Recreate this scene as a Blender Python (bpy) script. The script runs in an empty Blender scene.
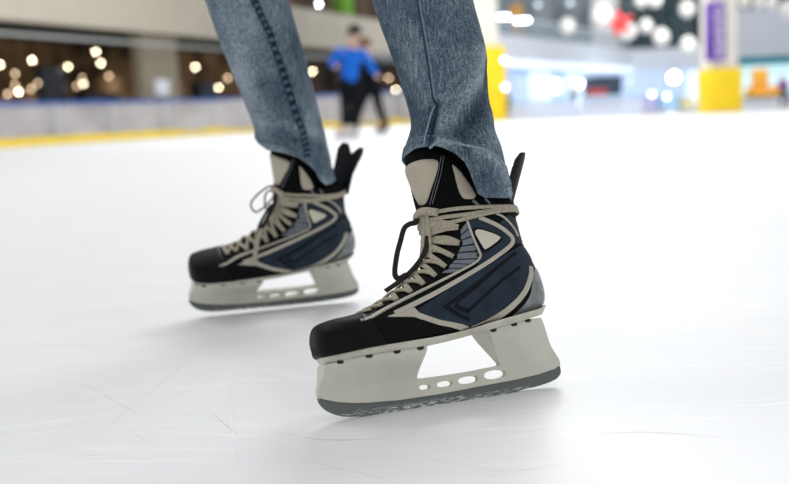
import bpy, bmesh, math, random
from mathutils import Vector, Matrix, noise
from mathutils.bvhtree import BVHTree
random.seed(7)
SC = bpy.context.scene
COL = SC.collection
PI = math.pi
MM = 0.001

# ------------------------------------------------------------------ materials
def s2l(c):
    return tuple((v / 12.92 if v <= 0.04045 else ((v + 0.055) / 1.055) ** 2.4) for v in c)

def rgb(r, g, b):
    return s2l((r / 255, g / 255, b / 255)) + (1.0,)

def mat(name, col, rough=0.6, spec=0.5, metal=0.0, emit=None, estr=0.0, var=0.0, vscale=40.0, bump=0.0, bscale=300.0, sheen=0.0, coat=0.0, col2=None, alpha=1.0, trans=0.0):
    m = bpy.data.materials.new(name)
    m.use_nodes = True
    nt = m.node_tree
    b = nt.nodes['Principled BSDF']
    b.inputs['Base Color'].default_value = col
    b.inputs['Roughness'].default_value = rough
    b.inputs['Specular IOR Level'].default_value = spec
    b.inputs['Metallic'].default_value = metal
    b.inputs['Sheen Weight'].default_value = sheen
    b.inputs['Coat Weight'].default_value = coat
    b.inputs['Alpha'].default_value = alpha
    b.inputs['Transmission Weight'].default_value = trans
    if emit:
        b.inputs['Emission Color'].default_value = emit
        b.inputs['Emission Strength'].default_value = estr
    tc = nt.nodes.new('ShaderNodeTexCoord')
    if var > 0:
        n = nt.nodes.new('ShaderNodeTexNoise')
        n.inputs['Scale'].default_value = vscale
        n.inputs['Detail'].default_value = 6
        nt.links.new(tc.outputs['Object'], n.inputs['Vector'])
        mx = nt.nodes.new('ShaderNodeMix'); mx.data_type = 'RGBA'
        c2 = col2 or tuple(min(1, v * (1 + var)) for v in col[:3]) + (1,)
        c1 = col if col2 else tuple(v * (1 - var) for v in col[:3]) + (1,)
        mx.inputs['A'].default_value = c1
        mx.inputs['B'].default_value = c2
        rp = nt.nodes.new('ShaderNodeMapRange')
        rp.inputs['From Min'].default_value = 0.35; rp.inputs['From Max'].default_value = 0.65
        nt.links.new(n.outputs['Fac'], rp.inputs['Value'])
        nt.links.new(rp.outputs['Result'], mx.inputs['Factor'])
        nt.links.new(mx.outputs['Result'], b.inputs['Base Color'])
    if bump > 0:
        n2 = nt.nodes.new('ShaderNodeTexNoise')
        n2.inputs['Scale'].default_value = bscale
        n2.inputs['Detail'].default_value = 3
        nt.links.new(tc.outputs['Object'], n2.inputs['Vector'])
        bp = nt.nodes.new('ShaderNodeBump')
        bp.inputs['Strength'].default_value = bump
        bp.inputs['Distance'].default_value = 0.001
        nt.links.new(n2.outputs['Fac'], bp.inputs['Height'])
        nt.links.new(bp.outputs['Normal'], b.inputs['Normal'])
    return m

M = {}
M['boot_black'] = mat('boot_black', rgb(10, 11, 13), 0.65, 0.1, var=0.3, vscale=60, bump=0.25, bscale=900)
M['cap_black'] = mat('cap_black', rgb(9, 9, 11), 0.5, 0.13, var=0.3, vscale=30, bump=0.1, bscale=400)
M['felt_black'] = mat('felt_black', rgb(12, 12, 13), 0.95, 0.1, bump=0.6, bscale=1500)
M['lining'] = mat('lining', rgb(14, 14, 16), 0.9, 0.1)
M['navy'] = mat('navy', rgb(30, 43, 56), 0.55, 0.22, var=0.28, vscale=45, bump=0.2, bscale=700)
M['navy_dark'] = mat('navy_dark', rgb(11, 15, 21), 0.6, 0.15)
M['trim'] = mat('trim', rgb(180, 174, 160), 0.6, 0.35, var=0.08, vscale=50)
M['cream'] = mat('cream', rgb(178, 170, 152), 0.6, 0.3, var=0.05, vscale=30, bump=0.15, bscale=800)
M['cream_light'] = mat('cream_light', rgb(206, 200, 182), 0.55, 0.35, var=0.05, vscale=30)
M['panel_grey'] = mat('panel_grey', rgb(112, 116, 124), 0.6, 0.3, var=0.12, vscale=90)
M['lace'] = mat('lace', rgb(172, 164, 146), 0.85, 0.15, var=0.22, vscale=500, bump=0.7, bscale=1400)
M['lace_dark'] = mat('lace_dark', rgb(44, 42, 38), 0.9, 0.12, var=0.25, vscale=300, bump=0.6, bscale=1400)
M['heel_clear'] = mat('heel_clear', rgb(118, 124, 124), 0.3, 0.5, var=0.35, vscale=60, coat=0.3)
M['holder'] = mat('holder', rgb(203, 201, 188), 0.4, 0.4, var=0.05, vscale=25, bump=0.06, bscale=150)
M['rivet'] = mat('rivet', rgb(48, 44, 38), 0.5, 0.4, metal=0.5)
M['rim_sole'] = mat('rim_sole', rgb(196, 193, 178), 0.45, 0.4, var=0.12, vscale=40)
M['guard'] = mat('guard', rgb(20, 22, 26), 0.5, 0.25, var=0.3, vscale=60)
M['skin'] = mat('skin', rgb(214, 168, 148), 0.6, 0.3)
M['sock'] = mat('sock', rgb(20, 20, 22), 0.9, 0.1)
M['hair'] = mat('hair', rgb(38, 30, 26), 0.7, 0.3)

def steel_mat():
    m = mat('steel', rgb(112, 117, 115), 0.42, 0.5, metal=0.35)
    nt = m.node_tree; b = nt.nodes['Principled BSDF']
    tc = nt.nodes.new('ShaderNodeTexCoord')
    sp = nt.nodes.new('ShaderNodeSeparateXYZ')
    nt.links.new(tc.outputs['Object'], sp.inputs[0])
    mp = nt.nodes.new('ShaderNodeMapping'); mp.inputs['Scale'].default_value = (70, 70, 420)
    nt.links.new(tc.outputs['Object'], mp.inputs['Vector'])
    n = nt.nodes.new('ShaderNodeTexNoise'); n.inputs['Scale'].default_value = 1.6; n.inputs['Detail'].default_value = 8; n.inputs['Roughness'].default_value = 0.75
    nt.links.new(mp.outputs[0], n.inputs['Vector'])
    # wear lives in the band of steel that meets the ice (0 to 6.5 mm up)
    r1 = nt.nodes.new('ShaderNodeMapRange'); r1.inputs['From Min'].default_value = 0.0070; r1.inputs['From Max'].default_value = 0.0045
    nt.links.new(sp.outputs['Z'], r1.inputs['Value'])
    r2 = nt.nodes.new('ShaderNodeMapRange'); r2.inputs['From Min'].default_value = 0.5; r2.inputs['From Max'].default_value = 0.6
    nt.links.new(n.outputs['Fac'], r2.inputs['Value'])
    mu = nt.nodes.new('ShaderNodeMath'); mu.operation = 'MULTIPLY'
    nt.links.new(r1.outputs[0], mu.inputs[0]); nt.links.new(r2.outputs[0], mu.inputs[1])
    mx = nt.nodes.new('ShaderNodeMix'); mx.data_type = 'RGBA'
    mx.inputs['A'].default_value = rgb(98, 103, 101); mx.inputs['B'].default_value = rgb(214, 217, 214)
    nt.links.new(mu.outputs[0], mx.inputs['Factor'])
    nt.links.new(mx.outputs['Result'], b.inputs['Base Color'])
    return m
M['steel'] = steel_mat()
M['engrave'] = mat('engrave', rgb(128, 132, 130), 0.5, 0.4)

def denim(name, dark, mid, light):
    m = bpy.data.materials.new(name); m.use_nodes = True
    nt = m.node_tree; b = nt.nodes['Principled BSDF']
    b.inputs['Roughness'].default_value = 0.9; b.inputs['Specular IOR Level'].default_value = 0.12
    tc = nt.nodes.new('ShaderNodeTexCoord')
    def nz(scale, det, vec=None, rough=0.6):
        n = nt.nodes.new('ShaderNodeTexNoise'); n.inputs['Scale'].default_value = scale; n.inputs['Detail'].default_value = det; n.inputs['Roughness'].default_value = rough
        nt.links.new(vec or tc.outputs['Object'], n.inputs['Vector']); return n
    big = nz(11, 4)
    grain = nz(900, 2)
    mp = nt.nodes.new('ShaderNodeMapping'); mp.inputs['Scale'].default_value = (1, 1, 0.12)
    nt.links.new(tc.outputs['Object'], mp.inputs['Vector'])
    streak = nz(420, 3, mp.outputs[0])
    at = nt.nodes.new('ShaderNodeAttribute'); at.attribute_name = 'wear_shade'
    def math_(op, a, bb):
        n = nt.nodes.new('ShaderNodeMath'); n.operation = op
        for i, v in enumerate((a, bb)):
            if isinstance(v, (int, float)): n.inputs[i].default_value = v
            else: nt.links.new(v, n.inputs[i])
        return n.outputs[0]
    f = math_('MULTIPLY', math_('SUBTRACT', big.outputs['Fac'], 0.5), 1.0)
    f = math_('ADD', f, math_('MULTIPLY', math_('SUBTRACT', grain.outputs['Fac'], 0.5), 1.5))
    f = math_('ADD', f, math_('MULTIPLY', math_('SUBTRACT', streak.outputs['Fac'], 0.5), 1.0))
    f = math_('ADD', f, at.outputs['Fac'])
    cr = nt.nodes.new('ShaderNodeValToRGB')
    e = cr.color_ramp.elements
    e[0].position = 0.0; e[0].color = dark
    e[1].position = 1.0; e[1].color = light
    k = e.new(0.45); k.color = mid
    nt.links.new(f, cr.inputs['Fac'])
    nt.links.new(cr.outputs['Color'], b.inputs['Base Color'])
    bp = nt.nodes.new('ShaderNodeBump'); bp.inputs['Strength'].default_value = 0.35; bp.inputs['Distance'].default_value = 0.0006
    nt.links.new(grain.outputs['Fac'], bp.inputs['Height'])
    nt.links.new(bp.outputs['Normal'], b.inputs['Normal'])
    return m
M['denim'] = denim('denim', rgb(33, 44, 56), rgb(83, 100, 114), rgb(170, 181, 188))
M['thread'] = mat('thread', rgb(104, 121, 134), 0.9, 0.1, var=0.3, vscale=600)
M['fold_light'] = mat('fold_light', rgb(128, 146, 158), 0.9, 0.1, var=0.35, vscale=500)  # highlight tone for the fold and tuck ribbons, not a thread colour
M['thread_mid'] = mat('thread_mid', rgb(86, 106, 124), 0.9, 0.1, var=0.3, vscale=300)
M['thread_and_shade'] = mat('thread_and_shade', rgb(44, 60, 78), 0.9, 0.1, var=0.3, vscale=600)  # dark stitching, also the painted shadow lines at seam and tuck

# ------------------------------------------------------------------ object helpers
def put(name, me, m, parent=None, mw=None):
    o = bpy.data.objects.new(name, me)
    COL.objects.link(o)
    if m is not None and not me.materials:
        me.materials.append(M[m] if isinstance(m, str) else m)
    if parent is not None:
        o.parent = parent
    if mw is not None:
        o.matrix_basis = (world_of(parent).inverted() @ mw) if parent is not None else mw
    return o

def world_of(o):
    w = o.matrix_basis.copy()
    while o.parent is not None:
        o = o.parent
        w = o.matrix_basis @ w
    return w

def from_bm(name, bm, m, parent=None, mw=None, smooth=True, angle=None):
    bmesh.ops.remove_doubles(bm, verts=bm.verts, dist=1e-6)
    bmesh.ops.recalc_face_normals(bm, faces=bm.faces)
    me = bpy.data.meshes.new(name)
    bm.to_mesh(me); bm.free()
    if smooth:
        for p in me.polygons: p.use_smooth = True
        if angle is not None:
            me.set_sharp_from_angle(angle=math.radians(angle))
    return put(name, me, m, parent, mw)

def empty(name, loc=(0, 0, 0), rz=0.0):
    o = bpy.data.objects.new(name, None); COL.objects.link(o)
    o.empty_display_size = 0.05
    o.location = loc; o.rotation_euler = (0, 0, rz)
    o.matrix_basis = Matrix.Translation(loc) @ Matrix.Rotation(rz, 4, 'Z')
    return o

def tag(o, label=None, cat=None, group=None, kind=None):
    if label: o['label'] = label
    if cat: o['category'] = cat
    if group: o['group'] = group
    if kind: o['kind'] = kind
    return o

def add_box(bm, x0, x1, y0, y1, z0, z1, bev=0.0):
    r = bmesh.ops.create_cube(bm, size=1.0)
    vs = r['verts']
    for v in vs:
        v.co = Vector((x0 + (v.co.x + .5) * (x1 - x0), y0 + (v.co.y + .5) * (y1 - y0), z0 + (v.co.z + .5) * (z1 - z0)))
    if bev > 0:
        es = list({e for v in vs for e in v.link_edges})
        bmesh.ops.bevel(bm, geom=es, offset=bev, segments=2, affect='EDGES', profile=0.5)

def box(name, x0, x1, y0, y1, z0, z1, m, parent=None, bev=0.0, mw=None):
    bm = bmesh.new(); add_box(bm, x0, x1, y0, y1, z0, z1, bev)
    return from_bm(name, bm, m, parent, mw, smooth=bev > 0, angle=40)

def catmull(P, n, closed=False):
    P = [Vector(p) for p in P]
    N = len(P); out = []
    segs = N if closed else N - 1
    for i in range(segs):
        if closed:
            a, b, c, d = P[(i - 1) % N], P[i], P[(i + 1) % N], P[(i + 2) % N]
        else:
            b, c = P[i], P[i + 1]
            a = P[i - 1] if i > 0 else b * 2 - c
            d = P[i + 2] if i + 2 < N else c * 2 - b
        for k in range(n):
            t = k / n
            out.append(0.5 * ((2 * b) + (c - a) * t + (2 * a - 5 * b + 4 * c - d) * t * t + (3 * b - a - 3 * c + d) * t ** 3))
    if not closed: out.append(P[-1].copy())
    return out

def lin(tab, x):
    if x <= tab[0][0]: return tab[0][1]
    for (a, va), (b, vb) in zip(tab, tab[1:]):
        if x <= b: return va + (vb - va) * (x - a) / (b - a)
    return tab[-1][1]

def sm(tab, x):     # smooth interpolation of a table
    if x <= tab[0][0]: return tab[0][1]
    if x >= tab[-1][0]: return tab[-1][1]
    for i, ((a, va), (b, vb)) in enumerate(zip(tab, tab[1:])):
        if x <= b:
            pa = tab[i - 1] if i else tab[i]; pb = tab[i + 2] if i + 2 < len(tab) else tab[i + 1]
            ma = (vb - pa[1]) / (b - pa[0]); mb = (pb[1] - va) / (pb[0] - a)
            h = b - a; t = (x - a) / h
            return (2*t**3-3*t*t+1)*va + (t**3-2*t*t+t)*h*ma + (-2*t**3+3*t*t)*vb + (t**3-t*t)*h*mb

def loft(bm, rings, closed=True, cap0=False, cap1=False):
    R = [[bm.verts.new(p) for p in r] for r in rings]
    n = len(R[0])
    for a, b in zip(R, R[1:]):
        for i in range(n if closed else n - 1):
            j = (i + 1) % n
            try: bm.faces.new((a[i], a[j], b[j], b[i]))
            except ValueError: pass
    if cap0: bm.faces.new(R[0])
    if cap1: bm.faces.new(R[-1])
    return R

def tube(bm, pts, r, n=10, cap=True):
    pts = [Vector(p) for p in pts]
    rr = r if isinstance(r, (list, tuple)) else [r] * len(pts)
    up = None; rings = []
    for i, p in enumerate(pts):
        t = (pts[min(i + 1, len(pts) - 1)] - pts[max(i - 1, 0)]).normalized()
        if up is None:
            up = Vector((0, 0, 1)) if abs(t.z) < .9 else Vector((1, 0, 0))
        up = (up - t * up.dot(t)).normalized()
        s = t.cross(up)
        rings.append([p + (up * math.cos(2*PI*k/n) + s * math.sin(2*PI*k/n)) * rr[i] for k in range(n)])
    loft(bm, rings, True, cap, cap)

def ribbon(bm, pts, nrms, w, th, wtab=None):
    """flat strap with rounded edges along pts; nrms is the outward side at each point"""
    rings = []
    N = len(pts)
    for i, p in enumerate(pts):
        t = (pts[min(i + 1, N - 1)] - pts[max(i - 1, 0)])
        if t.length < 1e-9: t = Vector((1, 0, 0))
        t.normalize()
        n = nrms[i] - t * nrms[i].dot(t); n.normalize()
        s = t.cross(n)
        ww = w * (wtab[i] if wtab else 1.0) / 2; h = th / 2
        prof = [(-ww, 0), (-ww * .86, h * .85), (-ww * .4, h * 1.1), (ww * .4, h * 1.1), (ww * .86, h * .85), (ww, 0), (ww * .86, -h), (-ww * .86, -h)]
        rings.append([p + s * a + n * b for a, b in prof])
    loft(bm, rings, True, True, True)

def skin_tree(verts, edges, radii, sub=2, root=0):
    """one continuous surface grown round a skeleton"""
    me = bpy.data.meshes.new('sk')
    me.from_pydata(verts, edges, [])
    o = bpy.data.objects.new('sk', me); COL.objects.link(o)
    md = o.modifiers.new('s', 'SKIN'); md.use_smooth_shade = True
    md.branch_smoothing = 0.6
    sv = me.skin_vertices[0].data
    for i, r in enumerate(radii):
        sv[i].radius = (r, r) if not isinstance(r, tuple) else r
        sv[i].use_root = (i == root)
    ss = o.modifiers.new('u', 'SUBSURF'); ss.levels = sub; ss.render_levels = sub
    dg = bpy.context.evaluated_depsgraph_get()
    out = bpy.data.meshes.new_from_object(o.evaluated_get(dg))
    bpy.data.objects.remove(o)
    for p in out.polygons: p.use_smooth = True
    return out

# ------------------------------------------------------------------ camera
CAM_H = 0.31716
F_PX = 950.0
th = math.atan(127.3 / F_PX); rho = math.atan(0.05)
R0 = Vector((1, 0, 0)); FW = Vector((0, math.cos(th), -math.sin(th))); U0 = R0.cross(FW)
UPV = U0 * math.cos(rho) + R0 * math.sin(rho); RTV = R0 * math.cos(rho) - U0 * math.sin(rho)
cam = bpy.data.cameras.new('camera'); camo = bpy.data.objects.new('camera', cam); COL.objects.link(camo)
camo.matrix_world = Matrix(((RTV.x, UPV.x, -FW.x, 0), (RTV.y, UPV.y, -FW.y, 0), (RTV.z, UPV.z, -FW.z, CAM_H), (0, 0, 0, 1)))
cam.sensor_width = 36.0
cam.lens = F_PX / 789.0 * 36.0
cam.clip_start = 0.02; cam.clip_end = 400
cam.dof.use_dof = True
cam.dof.focus_distance = 1.04
cam.dof.aperture_fstop = cam.lens / 12.6
cam.dof.aperture_blades = 0
SC.camera = camo

# ------------------------------------------------------------------ the ice skate (local frame: x to the toe, y to the camera side, z up, metres)
def v3(x, y, z): return Vector((x * MM, y * MM, z * MM))

ST = [  # front point, sole or back point, half width, rounding at the sole or back
    ((48.2, 80), (47, 70), 9, .12), ((47.2, 90), (42.5, 66.5), 20, .12), ((42, 100), (34, 65.8), 30, .12), ((27, 104.5), (20, 66.5), 37, .12),
    ((10, 106.5), (0, 68), 41.5, .12), ((-4, 108.5), (-22, 69), 43, .12), ((-24, 112), (-50, 70), 42, .12), ((-44, 122), (-80, 71), 40, .13),
    ((-66, 135), (-115, 74), 38.5, .15), ((-83, 147), (-150, 79.5), 38, .17), ((-93, 160), (-185, 84.5), 37, .2), ((-100, 174), (-213, 88.5), 36, .32),
    ((-104, 187), (-227, 97), 36, .45), ((-107, 197), (-228.5, 117), 36, .5), ((-110, 205), (-221, 144), 36.5, .5), ((-112, 209), (-211.8, 166), 37, .5),
    ((-115, 213), (-208.3, 192), 38, .5), ((-118, 216.5), (-209.4, 205), 38.5, .5), ((-122, 219.5), (-208.5, 215.5), 38.5, .5)]

def boot_rings(stations, n=26, off=0.0):
    rings = []
    for f, b, w, ab in stations:
        d = Vector((b[0] - f[0], b[1] - f[1])); L = d.length; u = d / L
        f2 = Vector(f) - u * off; b2 = Vector(b) + u * off * .6; w2 = w + off
        half = []
        for k in range(n + 1):
            a = (1 - math.cos(PI * k / n)) / 2
            g = 1.0
            af = .5
            if a < af: g = (1 - (1 - a / af) ** 2.3) ** (1 / 2.3)
            if a > 1 - ab: g = min(g, (max(0, 1 - ((a - (1 - ab)) / ab) ** 2.4)) ** (1 / 2.4))
            p = f2 + (b2 - f2) * a
            half.append((p.x, w2 * g, p.y))
        ring = [v3(x, y, z) for x, y, z in half] + [v3(x, -y, z) for x, y, z in half[-2:0:-1]]
        rings.append(ring)
    return rings

def dense_stations(k=4, lo=0, hi=len(ST) - 1):
    P = [Vector((s[0][0], s[0][1], s[1][0])) for s in ST]; Q = [Vector((s[1][1], s[2], s[3] * 100)) for s in ST]
    P = catmull(P, k); Q = catmull(Q, k)
    return [((p.x, p.y), (p.z, q.x), q.y, q.z / 100) for p, q in zip(P, Q)][lo * k:hi * k + 1]

def boot_bm():
    bm = bmesh.new()
    st = dense_stations(4)
    rings = boot_rings(st)
    loft(bm, rings, True, True, False)
    # padded collar rolling over the rim and down inside
    top = rings[-1]; c = sum(top, Vector()) / len(top)
    inner = [[c + (p - c) * s + Vector((0, 0, dz)) for p in top] for s, dz in ((1.0, 0), (.985, .003), (.93, .0035), (.89, .0), (.87, -.012), (.85, -.03))]
    loft(bm, inner, True, False, True)
    return bm

_b = boot_bm(); bmesh.ops.remove_doubles(_b, verts=_b.verts, dist=1e-6); bmesh.ops.recalc_face_normals(_b, faces=_b.faces)
BOOT = BVHTree.FromBMesh(_b); _b.free()

def chaikin(P, it=2, closed=True):
    P = [Vector(p) for p in P]
    for _ in range(it):
        Q = []
        n = len(P)
        for i in range(n if closed else n - 1):
            a, b = P[i], P[(i + 1) % n]
            Q += [a * .78 + b * .22, a * .22 + b * .78]
        P = Q
    return P

class Strip(list):
    pass

def flat_poly(poly, edge):
    bm = bmesh.new()
    if isinstance(poly, Strip):      # a stripe: a run of quads
        h = len(poly) // 2
        a = [bm.verts.new((p[0] * MM, 0, p[1] * MM)) for p in poly[:h]]
        b = [bm.verts.new((p[0] * MM, 0, p[1] * MM)) for p in poly[:h - 1:-1]]
        for i in range(h - 1): bm.faces.new((a[i], a[i + 1], b[i + 1], b[i]))
        return bm
    vs = [bm.verts.new((p[0] * MM, 0, p[1] * MM)) for p in poly]
    bm.faces.new(vs)
    bmesh.ops.triangulate(bm, faces=bm.faces, ngon_method='EAR_CLIP')
    for _ in range(7):
        lg = [e for e in bm.edges if e.calc_length() > edge * MM]
        if not lg: break
        bmesh.ops.subdivide_edges(bm, edges=lg, cuts=1)
        bmesh.ops.triangulate(bm, faces=[f for f in bm.faces if len(f.verts) > 3])
    return bm

def project_patch(out, bvh, poly, off, thick=1.0, sides=(1, -1), edge=6.0, ref=None):
    """a sewn-on panel: outline in the side view, laid on the surface, with its own thickness"""
    for s in sides:
        bm = flat_poly(poly, edge)
        vm = {}; nm = {}
        for v in bm.verts:
            o = Vector((v.co.x, s * .3, v.co.z))
            hit, n, _, _ = bvh.ray_cast(o, Vector((0, -s, 0)))
            if hit is None or hit.y * s < -0.004:
                hit, n, _, _ = bvh.find_nearest(Vector((v.co.x, s * .006, v.co.z)))
            if n.y * s < -0.2: n = -n
            if n.length < .5: n = Vector((0, s, 0))
            vm[v] = out.verts.new(hit + n * off * MM); nm[v] = n
        for f in bm.faces:
            vs = [vm[v] for v in f.verts]
            if s < 0: vs.reverse()
            try: out.faces.new(vs)
            except ValueError: pass
        for e in bm.edges:
            if len(e.link_faces) == 1:
                a, b = e.verts
                a2 = out.verts.new(vm[a].co - nm[a] * thick * MM); b2 = out.verts.new(vm[b].co - nm[b] * thick * MM)
                try: out.faces.new((vm[a], vm[b], b2, a2))
                except ValueError: pass
        bm.free()
    return out

def stroke(pts, w, taper=False, n=5):
    P = catmull([(p[0], p[1], 0) for p in pts], n)
    L, R = [], []
    for i, p in enumerate(P):
        t = (P[min(i + 1, len(P) - 1)] - P[max(i - 1, 0)]).normalized()
        nn = Vector((-t.y, t.x, 0))
        k = w / 2 * ((1 - .85 * i / (len(P) - 1)) if taper else 1)
        L.append((p.x + nn.x * k, p.y + nn.y * k)); R.append((p.x - nn.x * k, p.y - nn.y * k))
    return Strip(L + R[::-1])

def patches(name, items, m, parent, bvh=None, sides=(1, -1)):
    for poly, off, thick in items:
        for s in sides:
            out = bmesh.new()
            project_patch(out, bvh or BOOT, poly, off, thick, (s,))
            from_bm(name, out, m, parent, angle=50)

# tongue: wraps the front of the ankle; phi 0 = front, +90 = camera side
def tongue_top(phi):
    return sm([(0, 286), (25, 287), (45, 284), (60, 279), (80, 268), (100, 250), (113, 234), (122, 222)], abs(phi))
def tongue_pt(phi, z, off=0.0):
    xf = sm([(140, -84), (160, -94), (180, -98), (205, -95.5), (225, -93), (250, -90.5), (268, -88), (288, -91)], z)
    nar = lin([(140, .6), (196, .74), (214, .95), (224, 1.0)], z)
    a = 43.0 * (.5 + .5 * nar) + off; b = 39.0 * nar + off
    ph = math.radians(phi)
    return v3(xf - 43 * (.5 + .5 * nar) + a * math.cos(ph), b * math.sin(ph), z)

def tongue_bm():
    bm = bmesh.new()
    U = 48; V = 30
    def grid(off, lift):
        return [[tongue_pt(-122 + 244 * u / U, 140 + (tongue_top(-122 + 244 * u / U) + lift - 140) * v / V, off) for u in range(U + 1)] for v in range(V + 1)]
    A = grid(0, 0); B = grid(-7, -2)
    mid = [[(a + b) * .5 + Vector((0, 0, .0035)) for a, b in zip(A[-1], B[-1])]]
    loft(bm, A + mid + B[::-1], False)
    # close the side edges
    ring = A + mid + B[::-1]
    for side in (0, U):
        col = [bm.verts.new(r[side]) for r in ring]
        bm.faces.new(col if side else col[::-1])
    # felt fringe along the rim
    for i in range(150):
        ph = random.uniform(-118, 118); zt = tongue_top(ph)
        p = tongue_pt(ph, zt - random.uniform(0, 5), 0.2); c = tongue_pt(ph, zt, -20)
        d = (p - c); d.z = 0; d.normalize()
        q = p + d * random.uniform(.0006, .0022) + Vector((0, 0, random.uniform(.0002, .0022)))
        s = Vector((-d.y, d.x, 0)) * .0005
        vs = [bm.verts.new(p + s), bm.verts.new(p - s), bm.verts.new(q)]
        bm.faces.new(vs)
    return bm
_b = tongue_bm(); bmesh.ops.recalc_face_normals(_b, faces=_b.faces); TONGUE = BVHTree.FromBMesh(_b); _b.free()

def tongue_panel(out, outline, off=1.2):
    P = chaikin([(a, b, 0) for a, b in outline], 2)
    bm = flat_poly([(p.x, p.y) for p in P], 7)
    vm = {}
    for v in bm.verts: vm[v] = out.verts.new(tongue_pt(v.co.x / MM, v.co.z / MM, off))
    for f in bm.faces: out.faces.new([vm[v] for v in f.verts])
    for e in bm.edges:
        if len(e.link_faces) == 1:
            a, b = e.verts
            q = [out.verts.new(tongue_pt(w.co.x / MM, w.co.z / MM, 0)) for w in (a, b)]
            out.faces.new((vm[a], vm[b], q[1], q[0]))
    bm.free()

# blade holder and runner
def sole_z(x): return sm([(-228, 83), (-210, 80.5), (-150, 72.5), (-84, 64.3), (-2, 61.8), (30, 59.5), (48, 58)], x)
HOLD = [(41, 59), (45, 44), (49.3, 34), (49.8, 28.5), (45.2, 24.3), (28.5, 18.6), (12, 15.5), (-3.4, 13.6), (-39.5, 11.5), (-86, 11.6), (-131, 13.4), (-177, 15), (-209, 17.3), (-230, 20.8), (-238, 24.4), (-238, 28),
        (-237, 32.5), (-227.4, 49), (-214, 80)]
HOLD += [(x, sole_z(x) + 1) for x in (-200, -185, -165, -146)]
HOLD += [(-150, 64), (-156, 50), (-161, 39), (-163, 35.2), (-161.5, 33.6), (-157, 33.2), (-125, 31.6), (-90, 31), (-66, 31.2), (-62.6, 31.8), (-62, 34), (-65, 46), (-69.5, 60)]
HOLD += [(x, sole_z(x) + 1) for x in (-70, -50, -25, 0, 20)]
SLOTS = [(-155, 24.2, 27, 9.5), (-122, 22.4, 24.5, 8.0), (-93.7, 21.6, 19, 6.2), (-70, 21.3, 13.5, 5.2)]
def holder_half(x, z):
    zs = sole_z(x); t = max(0, min(1, (z - 14) / (zs - 14)))
    e = max(0, min(1, (t - .3) / .7)); e = e * e * (3 - 2 * e)
    wide = sm([(-240, 20), (-215, 27), (-180, 31), (-146, 31), (-70, 37), (-30, 39), (10, 36), (32, 27), (50, 15)], x)
    return 4.2 + 1.6 * t + (wide - 5) * e * .74

def extruded(poly, holes, edge, halffn):
    cu = bpy.data.curves.new('c', 'CURVE'); cu.dimensions = '2D'; cu.fill_mode = 'BOTH'; cu.extrude = 0.004
    for pts in [poly] + holes:
        sp = cu.splines.new('POLY'); sp.points.add(len(pts) - 1); sp.use_cyclic_u = True
        for p, q in zip(sp.points, pts): p.co = (q[0] * MM, q[1] * MM, 0, 1)
    o = bpy.data.objects.new('c', cu); COL.objects.link(o)
    dg = bpy.context.evaluated_depsgraph_get()
    me = bpy.data.meshes.new_from_object(o.evaluated_get(dg))
    bpy.data.objects.remove(o)
    bm = bmesh.new(); bm.from_mesh(me); bpy.data.meshes.remove(me)
    bmesh.ops.remove_doubles(bm, verts=bm.verts, dist=1e-6)
    bmesh.ops.triangulate(bm, faces=bm.faces)
    for _ in range(6):
        lg = [e for e in bm.edges if e.calc_length() > edge * MM]
        if not lg: break
        bmesh.ops.subdivide_edges(bm, edges=lg, cuts=1)
        bmesh.ops.triangulate(bm, faces=[f for f in bm.faces if len(f.verts) > 3])
    for v in bm.verts:
        x, z, s = v.co.x, v.co.y, v.co.z
        h = halffn(x / MM, z / MM) * MM
        v.co = Vector((x, h * max(-1, min(1, s / .004)), z))
    return bm

def ellipse(cx, cz, w, h, n=20):
    out = []
    for k in range(n):
        a = 2 * PI * k / n
        ca, sa = math.cos(a), math.sin(a)
        out.append((cx + w / 2 * math.copysign(abs(ca) ** .75, ca), cz + h / 2 * math.copysign(abs(sa) ** .85, sa)))
    return out

RUN = [(48, 25), (49.4, 26.5), (49.4, 22), (47.6, 18), (43.5, 12.8), (38, 8.8), (32, 5.6), (24, 2.8), (15, 1.1), (0, .25), (-40, 0), (-85, 0), (-125, .1), (-150, .6), (-180, 1.9), (-208, 4.2), (-222, 6.4), (-232, 9.4), (-237.5, 13.5), (-239, 18), (-238.3, 25.5),
       (-230, 23), (-209, 19.5), (-177, 17), (-131, 15.5), (-86, 13.7), (-39.5, 13.5), (-3.4, 15.6), (28.5, 21)]

LACE_E = [(-127, 190), (-125, 172), (-116, 157.5), (-105, 147), (-92, 138), (-77, 130), (-61.5, 123), (-45, 116.5), (-29, 112.3), (-14, 108.5)]
def side_hit(x, z, s, bvh=BOOT):
    hit, n, _, _ = bvh.ray_cast(v3(x, 300 * s, z), Vector((0, -s, 0)))
    if hit is None: hit, n, _, _ = bvh.find_nearest(v3(x, 10 * s, z))
    return hit, n

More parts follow.
